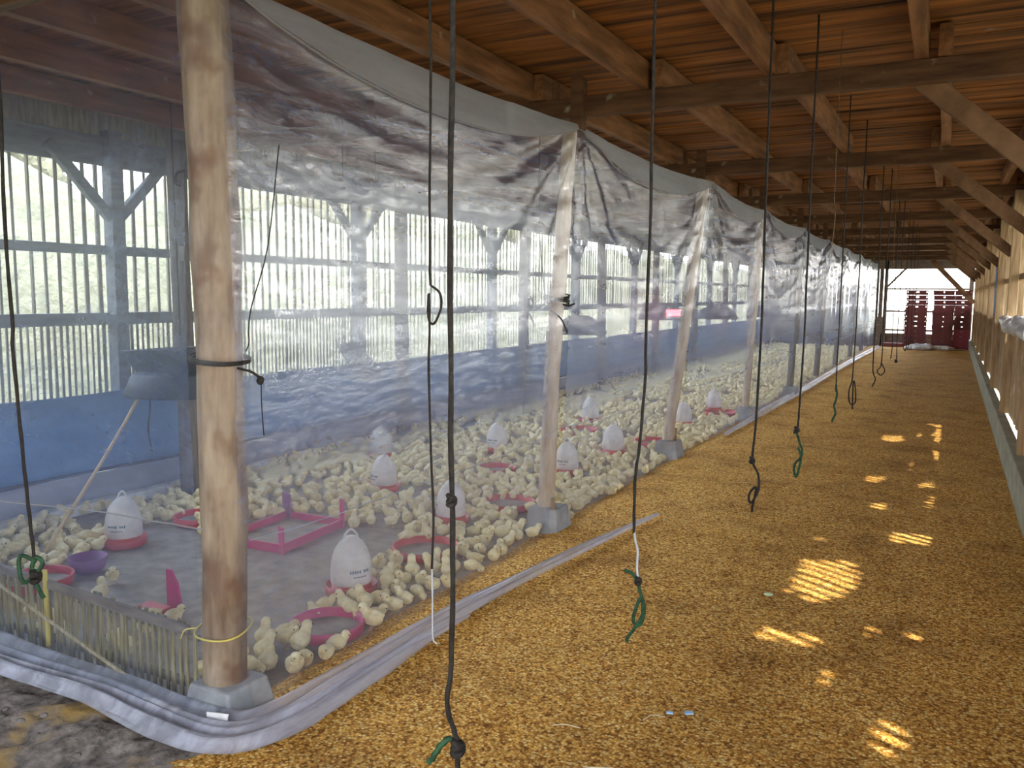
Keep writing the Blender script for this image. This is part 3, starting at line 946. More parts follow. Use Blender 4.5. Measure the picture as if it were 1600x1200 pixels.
# ------------------------------------------------------------------ hanging ropes
def rope(label, xy, z1, ctrl, r, mt='rope_black', ztop_=2.823, knots=(), tail=None, wob=0.004, name='hanging_rope'):
    """ctrl: points (dx, dy, z) below the straight run"""
    x, y = xy
    root = thing(name, label, 'rope', (x, y, z1), 'ropes hanging over the aisle')
    n = 40
    pts = []
    for i in range(n):
        z = ztop_ + (ctrl[0][2] - ztop_) * i / n
        pts.append((x + wob * nz(z * 3.1, x * 7, y * 5) + ctrl[0][0] * (i / n) ** 2, y + wob * nz(z * 2.7, x * 3, y * 9), z))
    for p in curve_pts([(x + c[0], y + c[1], c[2]) for c in ctrl], 40):
        pts.append(p)
    MB().tube(pts, r, 7, twist=0.9).build('cord', mt, root, smooth=True)
    for kx, ky, kz, kr in knots:
        kb = MB()
        for a in range(3):
            c = Vector((x + kx, y + ky, kz + (a - 1) * kr * 0.55))
            q = [c + Vector((kr * 0.62 * math.cos(t), kr * 0.62 * math.sin(t), kr * 0.35 * math.sin(t + a * 2.0))) for t in [2 * PI * i / 12 for i in range(13)]]
            kb.tube(q, kr * 0.52, 6)
        kb.build('knot', mt, root, smooth=True)
    if tail:
        tm, tr, tp = tail
        MB().tube(curve_pts([(x + c[0], y + c[1], c[2]) for c in tp], 40), tr, 6, twist=0.8).build('tail', tm, root, smooth=True)['label'] = 'loose tail in another colour'
    return root


# image-plane sideways is roughly (0.88, 0.47, 0): used to lay the loops out as the photo shows them
def sw(s, z):
    return (0.88 * s, 0.47 * s, z)


rope('thick black rope nearest the camera, with one knot halfway and a hooked end', (-0.805, 1.29), 0.58,
     [sw(0.0, 1.2), sw(0.003, 1.0), sw(0.0, 0.8), sw(-0.008, 0.72), sw(0.004, 0.67), sw(0.012, 0.645)], 0.0052, knots=((0.0005, 0.0, 1.117, .010), (0.012, 0.005, 0.632, .014)),
     tail=('rope_green', 0.006, [sw(0.012, 0.64), sw(-0.004, 0.648), sw(-0.022, 0.632), sw(-0.035, 0.610), sw(-0.045, 0.60)]))
MB().tube(curve_pts([(-0.795, 1.295, 0.635), (-0.793, 1.296, 0.59), (-0.789, 1.298, 0.545)], 10), 0.005, 7, twist=0.9).build('rope_end', 'rope_black', COL.objects['hanging_rope'], smooth=True)
rope('thin dark cord with a teardrop loop at eye height, beside the thick rope', (-1.14, 1.73), 0.6,
     [sw(0.0, 1.52), sw(0.022, 1.50), sw(0.026, 1.465), sw(0.008, 1.425), sw(-0.006, 1.44), sw(-0.004, 1.5), sw(-0.003, 1.40), sw(-0.005, 1.3), sw(0.0, 1.1), sw(0.006, 0.95), sw(0.002, 0.8)], 0.0032,
     tail=('wire_pale', 0.0022, [sw(0.002, 0.8), sw(0.003, 0.72), sw(0.004, 0.62), sw(0.014, 0.60)]))
rope('black rope whose white lower cord ends in a green twine loop', (-0.72, 2.14), 0.6,
     [sw(0.0, 1.3), sw(-0.012, 1.1), sw(-0.022, 1.0), sw(-0.022, 0.85)], 0.0042, knots=((-0.006, -.003, 0.715, .010),),
     tail=('rope_green', 0.005, [sw(-0.045, 0.745), sw(-0.025, 0.735), sw(-0.008, 0.71), sw(0.0, 0.68), sw(0.012, 0.64), sw(0.008, 0.60), sw(-0.004, 0.585), sw(-0.018, 0.60), sw(-0.012, 0.635), sw(0.003, 0.665), sw(0.008, 0.62), sw(-0.012, 0.58), sw(-0.034, 0.545), sw(-0.03, 0.54)]))
for o in [COL.objects['hanging_rope.002']]:
    MB().tube(curve_pts([(-0.72 + .88 * s, 2.14 + .47 * s, z) for s, z in ((-0.022, 0.87), (-0.018, 0.83), (-0.010, 0.80), (-0.011, 0.75), (-0.006, 0.715))], 14), 0.0034, 6).build('cord_end', 'wire_pale', o, smooth=True)['label'] = 'white end of the cord'
rope('black rope ending in a dark oval loop with a straight tip', (-0.69, 3.49), 0.6,
     [sw(0.0, 1.2), sw(-0.006, 0.95), sw(-0.012, 0.82), sw(0.014, 0.76), sw(0.018, 0.70), sw(-0.008, 0.64), sw(-0.022, 0.655), sw(-0.016, 0.685), sw(0.008, 0.705), sw(-0.004, 0.63), sw(-0.006, 0.6)], 0.0050, knots=((-0.012, -.006, 0.82, .012),))
rope('black rope ending in a twisted green braid', (-0.64, 4.29), 0.6,
     [sw(0.0, 1.2), sw(-0.005, 1.0), sw(-0.008, 0.88), sw(-0.012, 0.83)], 0.0048, knots=((-0.012, -.006, 0.84, .013),),
     tail=('rope_green', 0.006, [sw(-0.03, 0.825), sw(-0.012, 0.82), sw(0.004, 0.77), sw(0.018, 0.74), sw(0.012, 0.70), sw(-0.012, 0.67), sw(-0.02, 0.64), sw(-0.006, 0.60), sw(0.004, 0.64), sw(0.014, 0.70), sw(-0.004, 0.75)]))
rope('thin rope whose green frayed tail hangs past the twisted braid', (-0.68, 6.07), 0.6,
     [sw(0.0, 1.2), sw(0.0, 0.95), sw(0.0, 0.85)], 0.0040, tail=('rope_green', 0.007, [sw(0, 0.9), sw(0.01, 0.82), sw(-0.006, 0.75), sw(0.006, 0.7), sw(-0.018, 0.64)]))
rope('dark cord ending in a long narrow loop', (-0.65, 6.92), 0.6,
     [sw(0.0, 1.3), sw(-0.006, 1.0), sw(-0.01, 0.86), sw(-0.03, 0.78), sw(-0.025, 0.69), sw(0.0, 0.665), sw(0.024, 0.69), sw(0.02, 0.78), sw(0.0, 0.85), sw(0.002, 0.63)], 0.005)
kk = ['a short bent end', 'a small loop', 'a plain cut end', 'a knotted end', 'a curled end', 'a double end', 'a frayed end', 'a hooked end']
for i, y in enumerate((8.85, 9.65, 11.55, 12.35, 14.3, 15.1, 17.0, 17.8)):
    e = 0.62 + 0.05 * (i % 3)
    end = [[sw(0, 1.2), sw(0, .8), sw(.03, .7), sw(.0, e)], [sw(0, 1.2), sw(0, .8), sw(-.04, .72), sw(0, e), sw(.04, .72), sw(0, .8)], [sw(0, 1.2), sw(.01, .9), sw(0, e)], [sw(0, 1.2), sw(0, .9), sw(0.01, e)],
           [sw(0, 1.2), sw(0, .8), sw(.04, e), sw(.06, .72)], [sw(0, 1.2), sw(0, e), sw(.03, e - .02), sw(.03, .85)], [sw(0, 1.2), sw(0, .8), sw(-.02, e)], [sw(0, 1.2), sw(0, e), sw(-.04, e), sw(-.05, .75)]][i]
    rope('%s rope back along the aisle, with %s' % (ORD[i + 6], kk[i]), (-0.66 + 0.02 * (i % 2), y), e, end, 0.0055, knots=((0, 0, e + .02, .018),) if i == 3 else ())
rope('black rope in front of the film at the far left, with a tangled green end', (-2.33, 1.41), 0.6,
     [sw(0.0, 1.35), sw(0.012, 1.05), sw(0.022, 0.85), sw(0.03, 0.72)], 0.0050, knots=((0.028, 0.014, 0.675, .016),), wob=0.012,
     tail=('rope_green', 0.006, [sw(0.035, 0.72), sw(-0.012, 0.735), sw(-0.014, 0.68), sw(-0.004, 0.655), sw(0.018, 0.67), sw(0.045, 0.70), sw(0.052, 0.72), sw(0.03, 0.73), sw(0.02, 0.68), sw(0.035, 0.64), sw(0.052, 0.61)]))
for i, (y, dx) in enumerate(((4.0, 0.05), (8.0, 0.1))):
    rope(('thin twine hung from the beam over the middle of the aisle', 'thin brown twine hung from the beam behind the oval-looped rope')[i], (-0.62 + dx, y + 0.6), 1.4 + i * .3,
         [sw(0, 2.0), sw(0.01, 1.9 - .3 * i), sw(0, 1.75 - .3 * i)], 0.0022, 'rope_brown')

# ------------------------------------------------------------------ chick prototypes
def baked(mb, voxel, fl=0.0, seed=0.0, smooth_it=4):
    me = bpy.data.meshes.new('tmp')
    me.from_pydata([tuple(p) for p in mb.v], [], mb.f)
    ob = bpy.data.objects.new('tmp', me)
    COL.objects.link(ob)
    r = ob.modifiers.new('r', 'REMESH'); r.mode = 'VOXEL'; r.voxel_size = voxel
    if smooth_it:
        s = ob.modifiers.new('s', 'SMOOTH'); s.iterations = smooth_it; s.factor = 0.5
    dg = bpy.context.evaluated_depsgraph_get()
    out = bpy.data.meshes.new_from_object(ob.evaluated_get(dg))
    bpy.data.objects.remove(ob)
    bpy.data.meshes.remove(me)
    if fl:
        nn = [v.normal.copy() for v in out.vertices]
        for v, q in zip(out.vertices, nn):
            v.co += q * (fl * (mnoise.noise(v.co * 240 + Vector((seed, 0, 0))) + 0.8 * mnoise.noise(v.co * 90 + Vector((0, seed, 0)))))
    out.polygons.foreach_set('use_smooth', [True] * len(out.polygons))
    out.update()
    return out


def chick_parts(pose):
    """the bird faces +x, feet at z = 0; returns body mesh builder, head centre, head direction, leg height"""
    b = MB()
    zc = {'stand': 0.048, 'rest': 0.032, 'peck': 0.050, 'turn': 0.047}[pose]
    b.blob((0, 0, zc), (0.038, 0.029, 0.030), 16, 12)
    b.blob((-0.014, 0, zc - 0.003), (0.028, 0.030, 0.027), 16, 12)
    b.blob((-0.036, 0, zc + 0.008), (0.013, 0.012, 0.008), 10, 8)           # tail tuft
    for s in (-1, 1):
        b.blob((-0.006, s * 0.024, zc + 0.003), (0.024, 0.008, 0.014), 10, 8)   # wing
    if pose == 'stand':
        h, d = Vector((0.036, 0, zc + 0.036)), Vector((1, 0, -0.15))
        b.blob((0.027, 0, zc + 0.020), (0.018, 0.019, 0.022), 12, 10)
    elif pose == 'rest':
        h, d = Vector((0.035, 0, zc + 0.022)), Vector((1, 0, -0.2))
        b.blob((0.026, 0, zc + 0.010), (0.019, 0.020, 0.018), 12, 10)
    elif pose == 'peck':
        h, d = Vector((0.052, 0, zc - 0.014)), Vector((0.6, 0, -0.8))
        b.blob((0.037, 0, zc - 0.002), (0.020, 0.018, 0.017), 12, 10)
    else:
        h, d = Vector((0.030, 0.016, zc + 0.035)), Vector((0.35, 0.94, -0.1))
        b.blob((0.025, 0.007, zc + 0.019), (0.018, 0.019, 0.022), 12, 10)
    b.blob(h, (0.0195, 0.0185, 0.0185), 14, 10)
    return b, h, d.normalized(), zc


PROTO = {}
for si, pose in enumerate(('stand', 'rest', 'peck', 'turn')):
    b, h, d, zc = chick_parts(pose)
    hi = baked(b, 0.0036, 0.0022, si * 3.1)
    hi.name = 'chick'
    hi.materials.clear(); hi.materials.append(M['chick'])
    lo = baked(b, 0.0085, 0.003, si * 3.1, 2)
    k = MB()
    side = d.cross(Vector((0, 0, 1))).normalized()
    upv = side.cross(d)
    base, tip = h + d * 0.0165, h + d * 0.0275 - upv * 0.002
    k.add([base + side * .0042 + upv * .002, base - side * .0042 + upv * .002, base - side * .0036 - upv * .004, base + side * .0036 - upv * .004, tip], [(0, 1, 4), (1, 2, 4), (2, 3, 4), (3, 0, 4), (3, 2, 1, 0)])
    parts = [('beak', k, 'beak')]
    for s in (-1, 1):
        parts.append(('eye', MB().blob(h + d * 0.008 + side * s * 0.0165 + upv * 0.003, (.0030, .0030, .0030), 8, 6), 'eye'))
    if pose != 'rest':
        for s in (-1, 1):
            lg = MB().tube([(0.002, s * .012, zc - 0.022), (0.004, s * .012, 0.012), (0.0, s * .012, 0.003)], [.0034, .0022, .0022], 6)
            for a in (-0.5, 0.0, 0.5):
                lg.tube([(0, s * .012, 0.0025), (0.018 * math.cos(a), s * .012 + 0.018 * math.sin(a), 0.0016)], [.0020, .0013], 5)
            parts.append(('leg', lg, 'beak'))
    pm = []
    for nm, mbk, mt in parts:
        me = bpy.data.meshes.new(nm)
        me.from_pydata([tuple(p) for p in mbk.v], [], mbk.f)
        me.materials.append(M[mt])
        me.polygons.foreach_set('use_smooth', [nm != 'beak'] * len(me.polygons))
        pm.append((nm, me))
    lv = np.array([v.co[:] for v in lo.vertices])
    lf = [tuple(p.vertices) for p in lo.polygons]
    PROTO[pose] = (hi, pm, lv, lf)

# ------------------------------------------------------------------ drinkers and feeders
DRINK = [
    (-2.585, 3.20, 1.0, -0.4, 'big white bell drinker nearest the film, with a handle loop on top', True),
    (-2.83, 4.53, 0.95, -2.6, 'white bell drinker on a red dish behind the thick black rope', True),
    (-3.74, 5.03, 0.95, -1.9, 'white bell drinker in the flock directly in front of a taller one', True),
    (-4.51, 6.02, 1.0, -2.0, 'pale bell drinker towards the left wall, behind another drinker', True),
    (-3.75, 6.82, 0.95, -1.5, 'hazy white bell drinker in the crowded middle of the pen', True),
    (-2.77, 6.25, 0.95, -1.5, 'white bell drinker beyond the leaning pole with twine', True),
    (-2.74, 7.25, 1.0, -1.5, 'white bell drinker in front of the red tray by the third pole', False),
    (-2.67, 9.3, 0.95, -1.5, 'small white bell drinker just behind the third pole', False),
    (-2.68, 10.7, 0.95, -1.5, 'farthest white bell drinker, seen between third and fourth poles', False),
    (-4.25, 3.17, 1.0, -1.0, 'hazy bell drinker with dark print beside the whitewashed kerb', True),
    (-3.7, 9.0, 1.0, -1.0, 'dim bell drinker far back in the middle of the flock', False),
]
OBST = []
for (x, y, s, az, lab, pr) in DRINK:
    root = thing('bell_drinker', lab, 'drinker', (x, y, 0.0), 'white bell drinkers in the pen')
    prof = [(0.100, 0.065), (0.103, 0.075), (0.102, 0.13), (0.096, 0.18), (0.083, 0.225), (0.062, 0.262), (0.036, 0.285), (0.030, 0.292), (0.0, 0.294)]
    MB().lathe((x, y, 0), [(r * s, z * s) for r, z in prof], 32).build('bell', 'drinker', root, smooth=True)
    hd = MB().tube([Vector((x, y, 0)) + Vector((math.cos(az + 1.2), math.sin(az + 1.2), 0)) * (a * s) + Vector((0, 0, b * s)) for a, b in ((-.034, .282), (-.030, .302), (-.014, .322), (0, .330), (.014, .322), (.030, .302), (.034, .282))], 0.006 * s, 8)
    hd.build('handle', 'drinker', root, smooth=True)
    MB().lathe((x, y, 0), [(0.0, .006), (0.115 * s, 0.006), (0.126 * s, 0.012), (0.130 * s, 0.055 * s), (0.125 * s, 0.056 * s), (0.118 * s, 0.02), (0.10 * s, 0.022), (0.098 * s, 0.072 * s), (0.0, 0.074 * s)], 32).build('dish', 'red', root, smooth=True)['label'] = 'red drinking dish'
    if pr:
        pb = MB()
        for row, (z, n, w) in enumerate(((0.138, 9, 0.070), (0.112, 6, 0.05))):
            for i in range(n):
                if row == 0 and i in (5,):
                    continue
                a = az + (i - n / 2) * 0.115
                r = (0.1025 if z < 0.13 else 0.1015) * s + 0.0006
                hgt = random.uniform(0.010, 0.017) if row == 0 else 0.006
                c = Vector((x + r * math.cos(a), y + r * math.sin(a), z * s))
                pb.box(c, (0.0015, 0.008, hgt), Matrix.Rotation(a, 3, 'Z'))
        pb.build('printed_mark', 'print', root)['label'] = 'faded dark print'
    OBST.append((x, y, 0.15 * s + 0.02))


def round_tray(x, y, r, lab, mt='red'):
    root = thing('feeder_tray', lab, 'feeder', (x, y, 0), 'feeder trays in the pen')
    MB().lathe((x, y, 0), [(r * 0.9, 0.006), (r, 0.012), (r * 1.03, 0.058), (r * 1.01, 0.062), (r * 0.95, 0.058), (r * 0.92, 0.02), (r * 0.9, 0.012)], 36).build('rim', mt, root, smooth=True)
    MB().lathe((x, y, 0), [(0, 0.022), (r * 0.93, 0.022)], 36).build('feed', 'litter', root)
    OBST.append((x, y, r * 1.08))
    return root


round_tray(-2.60, 3.89, 0.19, 'open round red feeder tray between two white drinkers')
round_tray(-2.68, 5.05, 0.18, 'round red tray half hidden behind the leaning pole with twine')
round_tray(-2.55, 7.9, 0.2, 'round red tray beside the third pole')
round_tray(-2.5, 10.35, 0.22, 'round red tray at the film between third and fourth poles')
round_tray(-2.36, 2.75, 0.16, 'faded red tray under chicks beside the nearest drinker', 'pink')
round_tray(-4.02, 2.50, 0.16, 'red tray behind the bamboo fence near the tangled rope')
round_tray(-4.25, 3.72, 0.15, 'red tray seen just left of the thick front pole')
round_tray(-3.3, 6.0, 0.16, 'red tray deep in the crowd behind the thick rope')
round_tray(-3.5, 8.2, 0.2, 'red tray far back in the middle of the crowd')

# square feeder with corner tabs
A, B, Cc = Vector((-3.33, 3.50, 0)), Vector((-3.38, 4.10, 0)), Vector((-3.83, 4.08, 0))
D = A + (Cc - B)
sq = thing('square_feeder', 'square magenta feeder tray with upright corner tabs', 'feeder', tuple((A + Cc) / 2))
mb = MB()
for p, q in ((A, B), (B, Cc), (Cc, D), (D, A)):
    mb.bar(p + Vector((0, 0, .03)), q + Vector((0, 0, .03)), 0.012, 0.055)
mb.build('rim', 'pink', sq, bevel=.003)
mb = MB().add([A + Vector((0, 0, .012)), B + Vector((0, 0, .012)), Cc + Vector((0, 0, .012)), D + Vector((0, 0, .012))], [(0, 1, 2, 3)])
mb.build('feed', 'litter', sq, solid=0.006)
for p, hgt, w, mt in ((A, 0.16, 0.06, 'pink'), (B, 0.19, 0.05, 'pink'), (Cc, 0.18, 0.11, 'purple'), (D, 0.14, 0.07, 'purple')):
    MB().bar(p + Vector((0, 0, 0.0)), p + Vector((0, 0, hgt)), w, 0.012, (0.4, 1, 0)).build('corner_tab', mt, sq, bevel=.004)
OBST.append(((A.x + Cc.x) / 2, (A.y + Cc.y) / 2, 0.38))
mg = thing('feeder_stand', 'magenta upright feeder part standing behind the bamboo fence', 'feeder', (-3.17, 2.60, 0))
MB().add([(-3.20, 2.60, 0.0), (-3.10, 2.60, 0.0), (-3.13, 2.60, 0.14), (-3.17, 2.60, 0.20), (-3.20, 2.60, 0.20)], [(0, 1, 2, 3, 4)]).build('upright', 'pink', mg, solid=0.012)
MB().box((-3.24, 2.55, 0.015), (0.16, 0.10, 0.025)).build('foot', 'red', mg, bevel=.006)
bk = thing('purple_bowl', 'dark purple bowl lying behind the bamboo fence', 'bowl', (-4.03, 2.76, 0))
MB().lathe((-4.0, 2.76, 0), [(0.0, 0.004), (0.06, 0.004), (0.085, 0.03), (0.10, 0.09), (0.094, 0.09), (0.08, 0.034), (0.0, 0.012)], 24).build('shell', 'purple', bk, smooth=True)
OBST += [(-3.2, 2.58, 0.1), (-4.0, 2.76, 0.12)]
OBST += [(p[3][0], p[3][1], 0.20 if i else 0.26) for i, p in enumerate(POLES)]
OBST += [(-4.87, 4.2 + 2.7 * k, 0.11) for k in range(9)]

# ------------------------------------------------------------------ gas brooders and hoses
def hood(x, y, z, r, lab, glow=False, tank=False):
    root = thing('gas_brooder', lab, 'brooder', (x, y, z), 'gas brooders hung in the pen')
    MB().lathe((x, y, z), [(r * 0.95, 0.015), (r, 0.0), (r * 1.0, 0.02), (r * 0.80, r * 0.42), (r * 0.42, r * 0.62), (r * 0.3, r * 0.66), (0, r * 0.66)], 28).build('hood', 'heater', root, smooth=True)
    MB().lathe((x, y, z), [(0, 0.03), (r * 0.35, 0.03), (r * 0.35, r * 0.5), (0, r * 0.5)], 16).build('burner', 'heater', root)
    if glow:
        MB().box((x + 0.75 * r, y - 0.62 * r, z + r * 0.30), (0.012, 0.26, 0.085), Matrix.Rotation(-0.7, 3, 'Z')).build('glow', 'glow', root, bevel=.004)['label'] = 'red glowing burner window'
    MB().tube([(x, y, z + r * 0.64), (x + .01, y, 2.7)], 0.004, 5).build('chain', 'rope_black', root)
    return root


hood(-3.6, 8.4, 1.07, 0.30, 'dark gas brooder hood behind the pole with twine')
hood(-3.6, 11.3, 1.16, 0.34, 'gas brooder hood with a red glowing burner', True)
hood(-3.6, 14.4, 1.10, 0.36, 'dark gas brooder hood next beyond the glowing one')
hood(-3.6, 18.6, 1.05, 0.40, 'farthest dark gas brooder hood in the pen')
ht = thing('brooder_stove', 'blue black brooder stove beside the first inner pole', 'brooder', (-4.50, 3.84, 0.82))
MB().lathe((-4.50, 3.84, 0.82), [(0.355, 0.0), (0.36, 0.012), (0.31, 0.13), (0.27, 0.15), (0, 0.15)], 28).build('hood', 'heater', ht, smooth=True)
vs = []
for z, s, t in ((0.96, 0.20, .16), (1.12, 0.31, .20)):
    for dx, dy in ((-1, -1), (1, -1), (1, 1), (-1, 1)):
        vs.append((-4.54 + dx * s, 3.84 + dy * t, z + 0.02 * dx * (z > 1)))
MB().add(vs, [(3, 2, 1, 0), (0, 1, 5, 4), (1, 2, 6, 5), (2, 3, 7, 6), (3, 0, 4, 7)]).build('hopper', 'heater', ht, solid=0.01)
MB().tube(curve_pts([(-4.83, 3.84, 0.84), (-4.81, 3.83, 0.7), (-4.85, 3.84, 0.55), (-4.82, 3.84, 0.4)], 16), 0.006, 6).build('cable', 'rope_black', ht, smooth=True)
MB().tube([(-4.50, 3.84, 0.95), (-4.52, 3.84, 2.7)], 0.005, 5).build('chain', 'rope_black', ht)
hs = MB().tube(curve_pts([(-4.33, 2.70, 0.03), (-4.45, 3.05, 0.31), (-4.59, 3.42, 0.61), (-4.67, 3.65, 0.83), (-4.69, 3.70, 0.87)], 24), 0.010, 8)
tag(hs.build('gas_hose', 'hose', origin=(-4.33, 2.70, 0.03), smooth=True), 'beige gas hose slanting from the floor up to the stove', 'hose')
pn = thing('heater_panel', 'tilted grey sheet metal panel hung behind the film', 'panel', (-4.3, 5.42, 0.92))
MB().add([(-4.28, 5.14, 1.09), (-4.34, 5.42, 1.08), (-4.30, 5.76, 0.83), (-4.28, 5.64, 0.745), (-4.22, 5.34, 0.79)], [(0, 1, 2, 3, 4)]).build('sheet', 'panel', pn, solid=0.03)
MB().tube([(-4.31, 5.28, 1.09), (-4.30, 5.28, 2.7)], 0.003, 5).build('wire', 'rope_black', pn)
MB().tube([(-4.30, 5.70, 0.86), (-4.30, 5.70, 2.7)], 0.003, 5).build('wire', 'rope_black', pn)

# ------------------------------------------------------------------ chicks
BARE1 = [(-3.55, 3.2), (-3.3, 4.15), (-2.98, 4.25), (-2.78, 3.95), (-2.62, 3.35), (-2.52, 2.6), (-3.2, 2.6)]
BARE2 = [(-4.05, 2.75), (-4.05, 3.4), (-3.6, 3.9), (-2.6, 3.3), (-2.5, 2.1), (-3.9, 2.1)]


def inside(poly, x, y):
    c = False
    for i in range(len(poly)):
        x1, y1 = poly[i]; x2, y2 = poly[i - 1]
        if (y1 > y) != (y2 > y) and x < (x2 - x1) * (y - y1) / (y2 - y1) + x1:
            c = not c
    return c


def density(x, y):
    if x > -2.46:
        return 1.0
    if inside(BARE1, x, y) or inside(BARE2, x, y):
        return 0.0012
    if y < 4.25 and x < -4.0:
        return 0.0 if nz(x * 2.5, y * 2.2, 9.0) < -0.12 else 0.8
    return 0.0015 if nz(x * 2.2, y * 1.5, 4.0) < (-0.30 if y > 4.1 else -0.05) else 0.9


pts = []
cells = {}
rs = np.random.default_rng(5)
for tries in range(60000):
    y = 2.12 + 24.0 * rs.random() ** 1.7
    x = -5.08 + 2.95 * rs.random()
    if x > -2.188:
        continue
    if rs.random() > density(x, y):
        continue
    dm = 0.088 if y < 6 else 0.094
    if any((x - ox) ** 2 + (y - oy) ** 2 < orr ** 2 for ox, oy, orr in OBST):
        continue
    cx, cy = int(x / 0.1), int(y / 0.1)
    ok = True
    for i in (-1, 0, 1):
        for j in (-1, 0, 1):
            for q in cells.get((cx + i, cy + j), ()):
                if (q[0] - x) ** 2 + (q[1] - y) ** 2 < dm * dm:
                    ok = False
    if not ok:
        continue
    cells.setdefault((cx, cy), []).append((x, y))
    pts.append((x, y))


def project(x, y, z):
    q = M_CAM.transposed() @ (Vector((x, y, z)) - CAM)
    return 800 + F_PX * q.x / q.z, 600 - F_PX * q.y / q.z, q.z


cand, rest = [], []
for (x, y) in pts:
    u, v, dpt = project(x, y, 0.04)
    if -30 < u < 1630 and -30 < v < 1230:
        hid = 322 < u < 378
        cand.append((dpt + (30 if hid else 0), x, y, u, v))
cand.sort()
MARKS = [(-2.585, 3.20, 'the nearest white bell drinker'), (-2.60, 3.89, 'the open round red tray'), (-2.83, 4.53, 'the drinker behind the thick rope'), (-3.66, 3.9, 'the square magenta feeder'),
         (-4.25, 3.17, 'the drinker by the whitewashed kerb'), (-2.236, 2.2, 'the foot of the thick front pole'), (-2.215, 4.67, 'the foot of the pole with twine'), (-2.36, 2.75, 'the faded tray at the film'),
         (-4.02, 2.5, 'the red tray behind the bamboo fence'), (-3.74, 5.03, 'the pair of drinkers in mid pen'), (-4.87, 4.2, 'the first inner pole'), (-2.3, 3.4, 'the husk edge past the nearest drinker'), (-3.2, 2.6, 'the magenta upright')]
POSE_TXT = {'stand': 'standing upright', 'rest': 'sitting low', 'peck': 'pecking down', 'turn': 'looking aside'}
used_poses = {}
for i, (dpt, x, y, u, v) in enumerate(cand[:300]):
    pose = ('stand', 'rest', 'peck', 'turn')[int(rs.choice(4, p=[.34, .30, .16, .20]))]
    hi, pm, lv, lf = PROTO[pose]
    mx, my, mt = min(MARKS, key=lambda q: (q[0] - x) ** 2 + (q[1] - y) ** 2)
    d = math.hypot(mx - x, my - y)
    # which side of the landmark, as seen along the shed
    side = 'in front of' if (y - my) < -abs(x - mx) else 'behind' if (y - my) > abs(x - mx) else 'on the film side of' if x > mx else 'on the wall side of'
    lab = 'yellow chick %s %s %s' % (POSE_TXT[pose], side, mt)
    o = bpy.data.objects.new('chick', hi)
    COL.objects.link(o)
    o.location = (x, y, 0.002)
    sc = rs.uniform(1.0, 1.22)
    o.scale = (sc, sc, sc * rs.uniform(0.95, 1.06))
    o.rotation_euler = (0, 0, rs.uniform(0, 2 * PI))
    tag(o, lab, 'chick', 'chicks in the brooder pen')
    if i < 170:
        for nm, me in pm:
            c = bpy.data.objects.new(nm, me)
            COL.objects.link(c)
            c.parent = o
# the many farther chicks as one flock
VS, FS, base = [], [], 0
for (dpt, x, y, u, v) in cand[300:]:
    pose = ('stand', 'rest', 'peck', 'turn')[int(rs.choice(4, p=[.34, .30, .16, .20]))]
    lv, lf = PROTO[pose][2:]
    a, sc = rs.uniform(0, 2 * PI), rs.uniform(1.0, 1.2)
    ca, sa = math.cos(a) * sc, math.sin(a) * sc
    W = np.empty_like(lv)
    W[:, 0] = x + lv[:, 0] * ca - lv[:, 1] * sa
    W[:, 1] = y + lv[:, 0] * sa + lv[:, 1] * ca
    W[:, 2] = 0.002 + lv[:, 2] * sc
    VS.append(W)
    FS.extend([tuple(k + base for k in q) for q in lf])
    base += len(lv)
me = bpy.data.meshes.new('chick_flock')
me.from_pydata(np.concatenate(VS).tolist(), [], FS)
me.materials.append(M['chick'])
me.polygons.foreach_set('use_smooth', [True] * len(me.polygons))
fl = bpy.data.objects.new('chick_flock', me)
COL.objects.link(fl)
tag(fl, 'dense flock of pale yellow chicks receding down the pen', 'chicks', kind='stuff')
print('CHICKS', len(pts), len(cand))

# ------------------------------------------------------------------ crates at the far end
def crate_parts(mb, w, d, h, slot):
    t = 0.02
    mb.box((0, 0, 0.008), (w, d, 0.016))
    for s in (-1, 1):
        mb.box((0, s * (d / 2 - t / 2), h * 0.25), (w, t, h * 0.46))
        mb.box((0, s * (d / 2 - t / 2), h * 0.87), (w + 0.012, t, h * 0.26))
        mb.box((s * (w / 2 - t / 2), 0, h * 0.5), (t, d, h * 0.96))
        for k in (-1, 1):
            mb.box((k * w * (0.5 - slot) / 2 + k * w * slot / 2, s * (d / 2 - t / 2), h * 0.60), (w * (0.5 - slot), t, h * 0.30))
    return mb


STK = [(-0.92, 26.55, 0.56, 12, 'left', 0.03), (-0.23, 26.6, 0.52, 12, 'middle', -0.04), (0.24, 26.75, 0.40, 12, 'right', 0.02)]
for si, (cx, cy, w, n, nm, rz) in enumerate(STK):
    proto = None
    for k in range(n):
        lab = 'red plastic crate, %s from the top of the %s stack by the far opening' % (['topmost'] + ORD[1:] and (['first'] + ORD[1:])[n - 1 - k], nm)
        bright = si == 2 and k < 4
        h = 0.138
        if proto is None or bright or (si == 2 and k == 4):
            proto = crate_parts(MB(), w, 0.42, h - 0.004, 0.16 if si != 1 else 0.09).build('crate', 'crate_bright' if bright else 'crate')
            o = proto
        else:
            o = proto.copy()
            COL.objects.link(o)
        o.location = (cx + random.uniform(-.012, .012), cy, 0.045 + k * h)
        o.rotation_euler = (0, 0, rz + random.uniform(-.03, .03))
        tag(o, lab, 'crate', 'red crates stacked at the far end')
def crumple(c, r, seed, amp=0.5):
    return MB().blob(c, r, 28, 18, amp, 9.0 + seed)


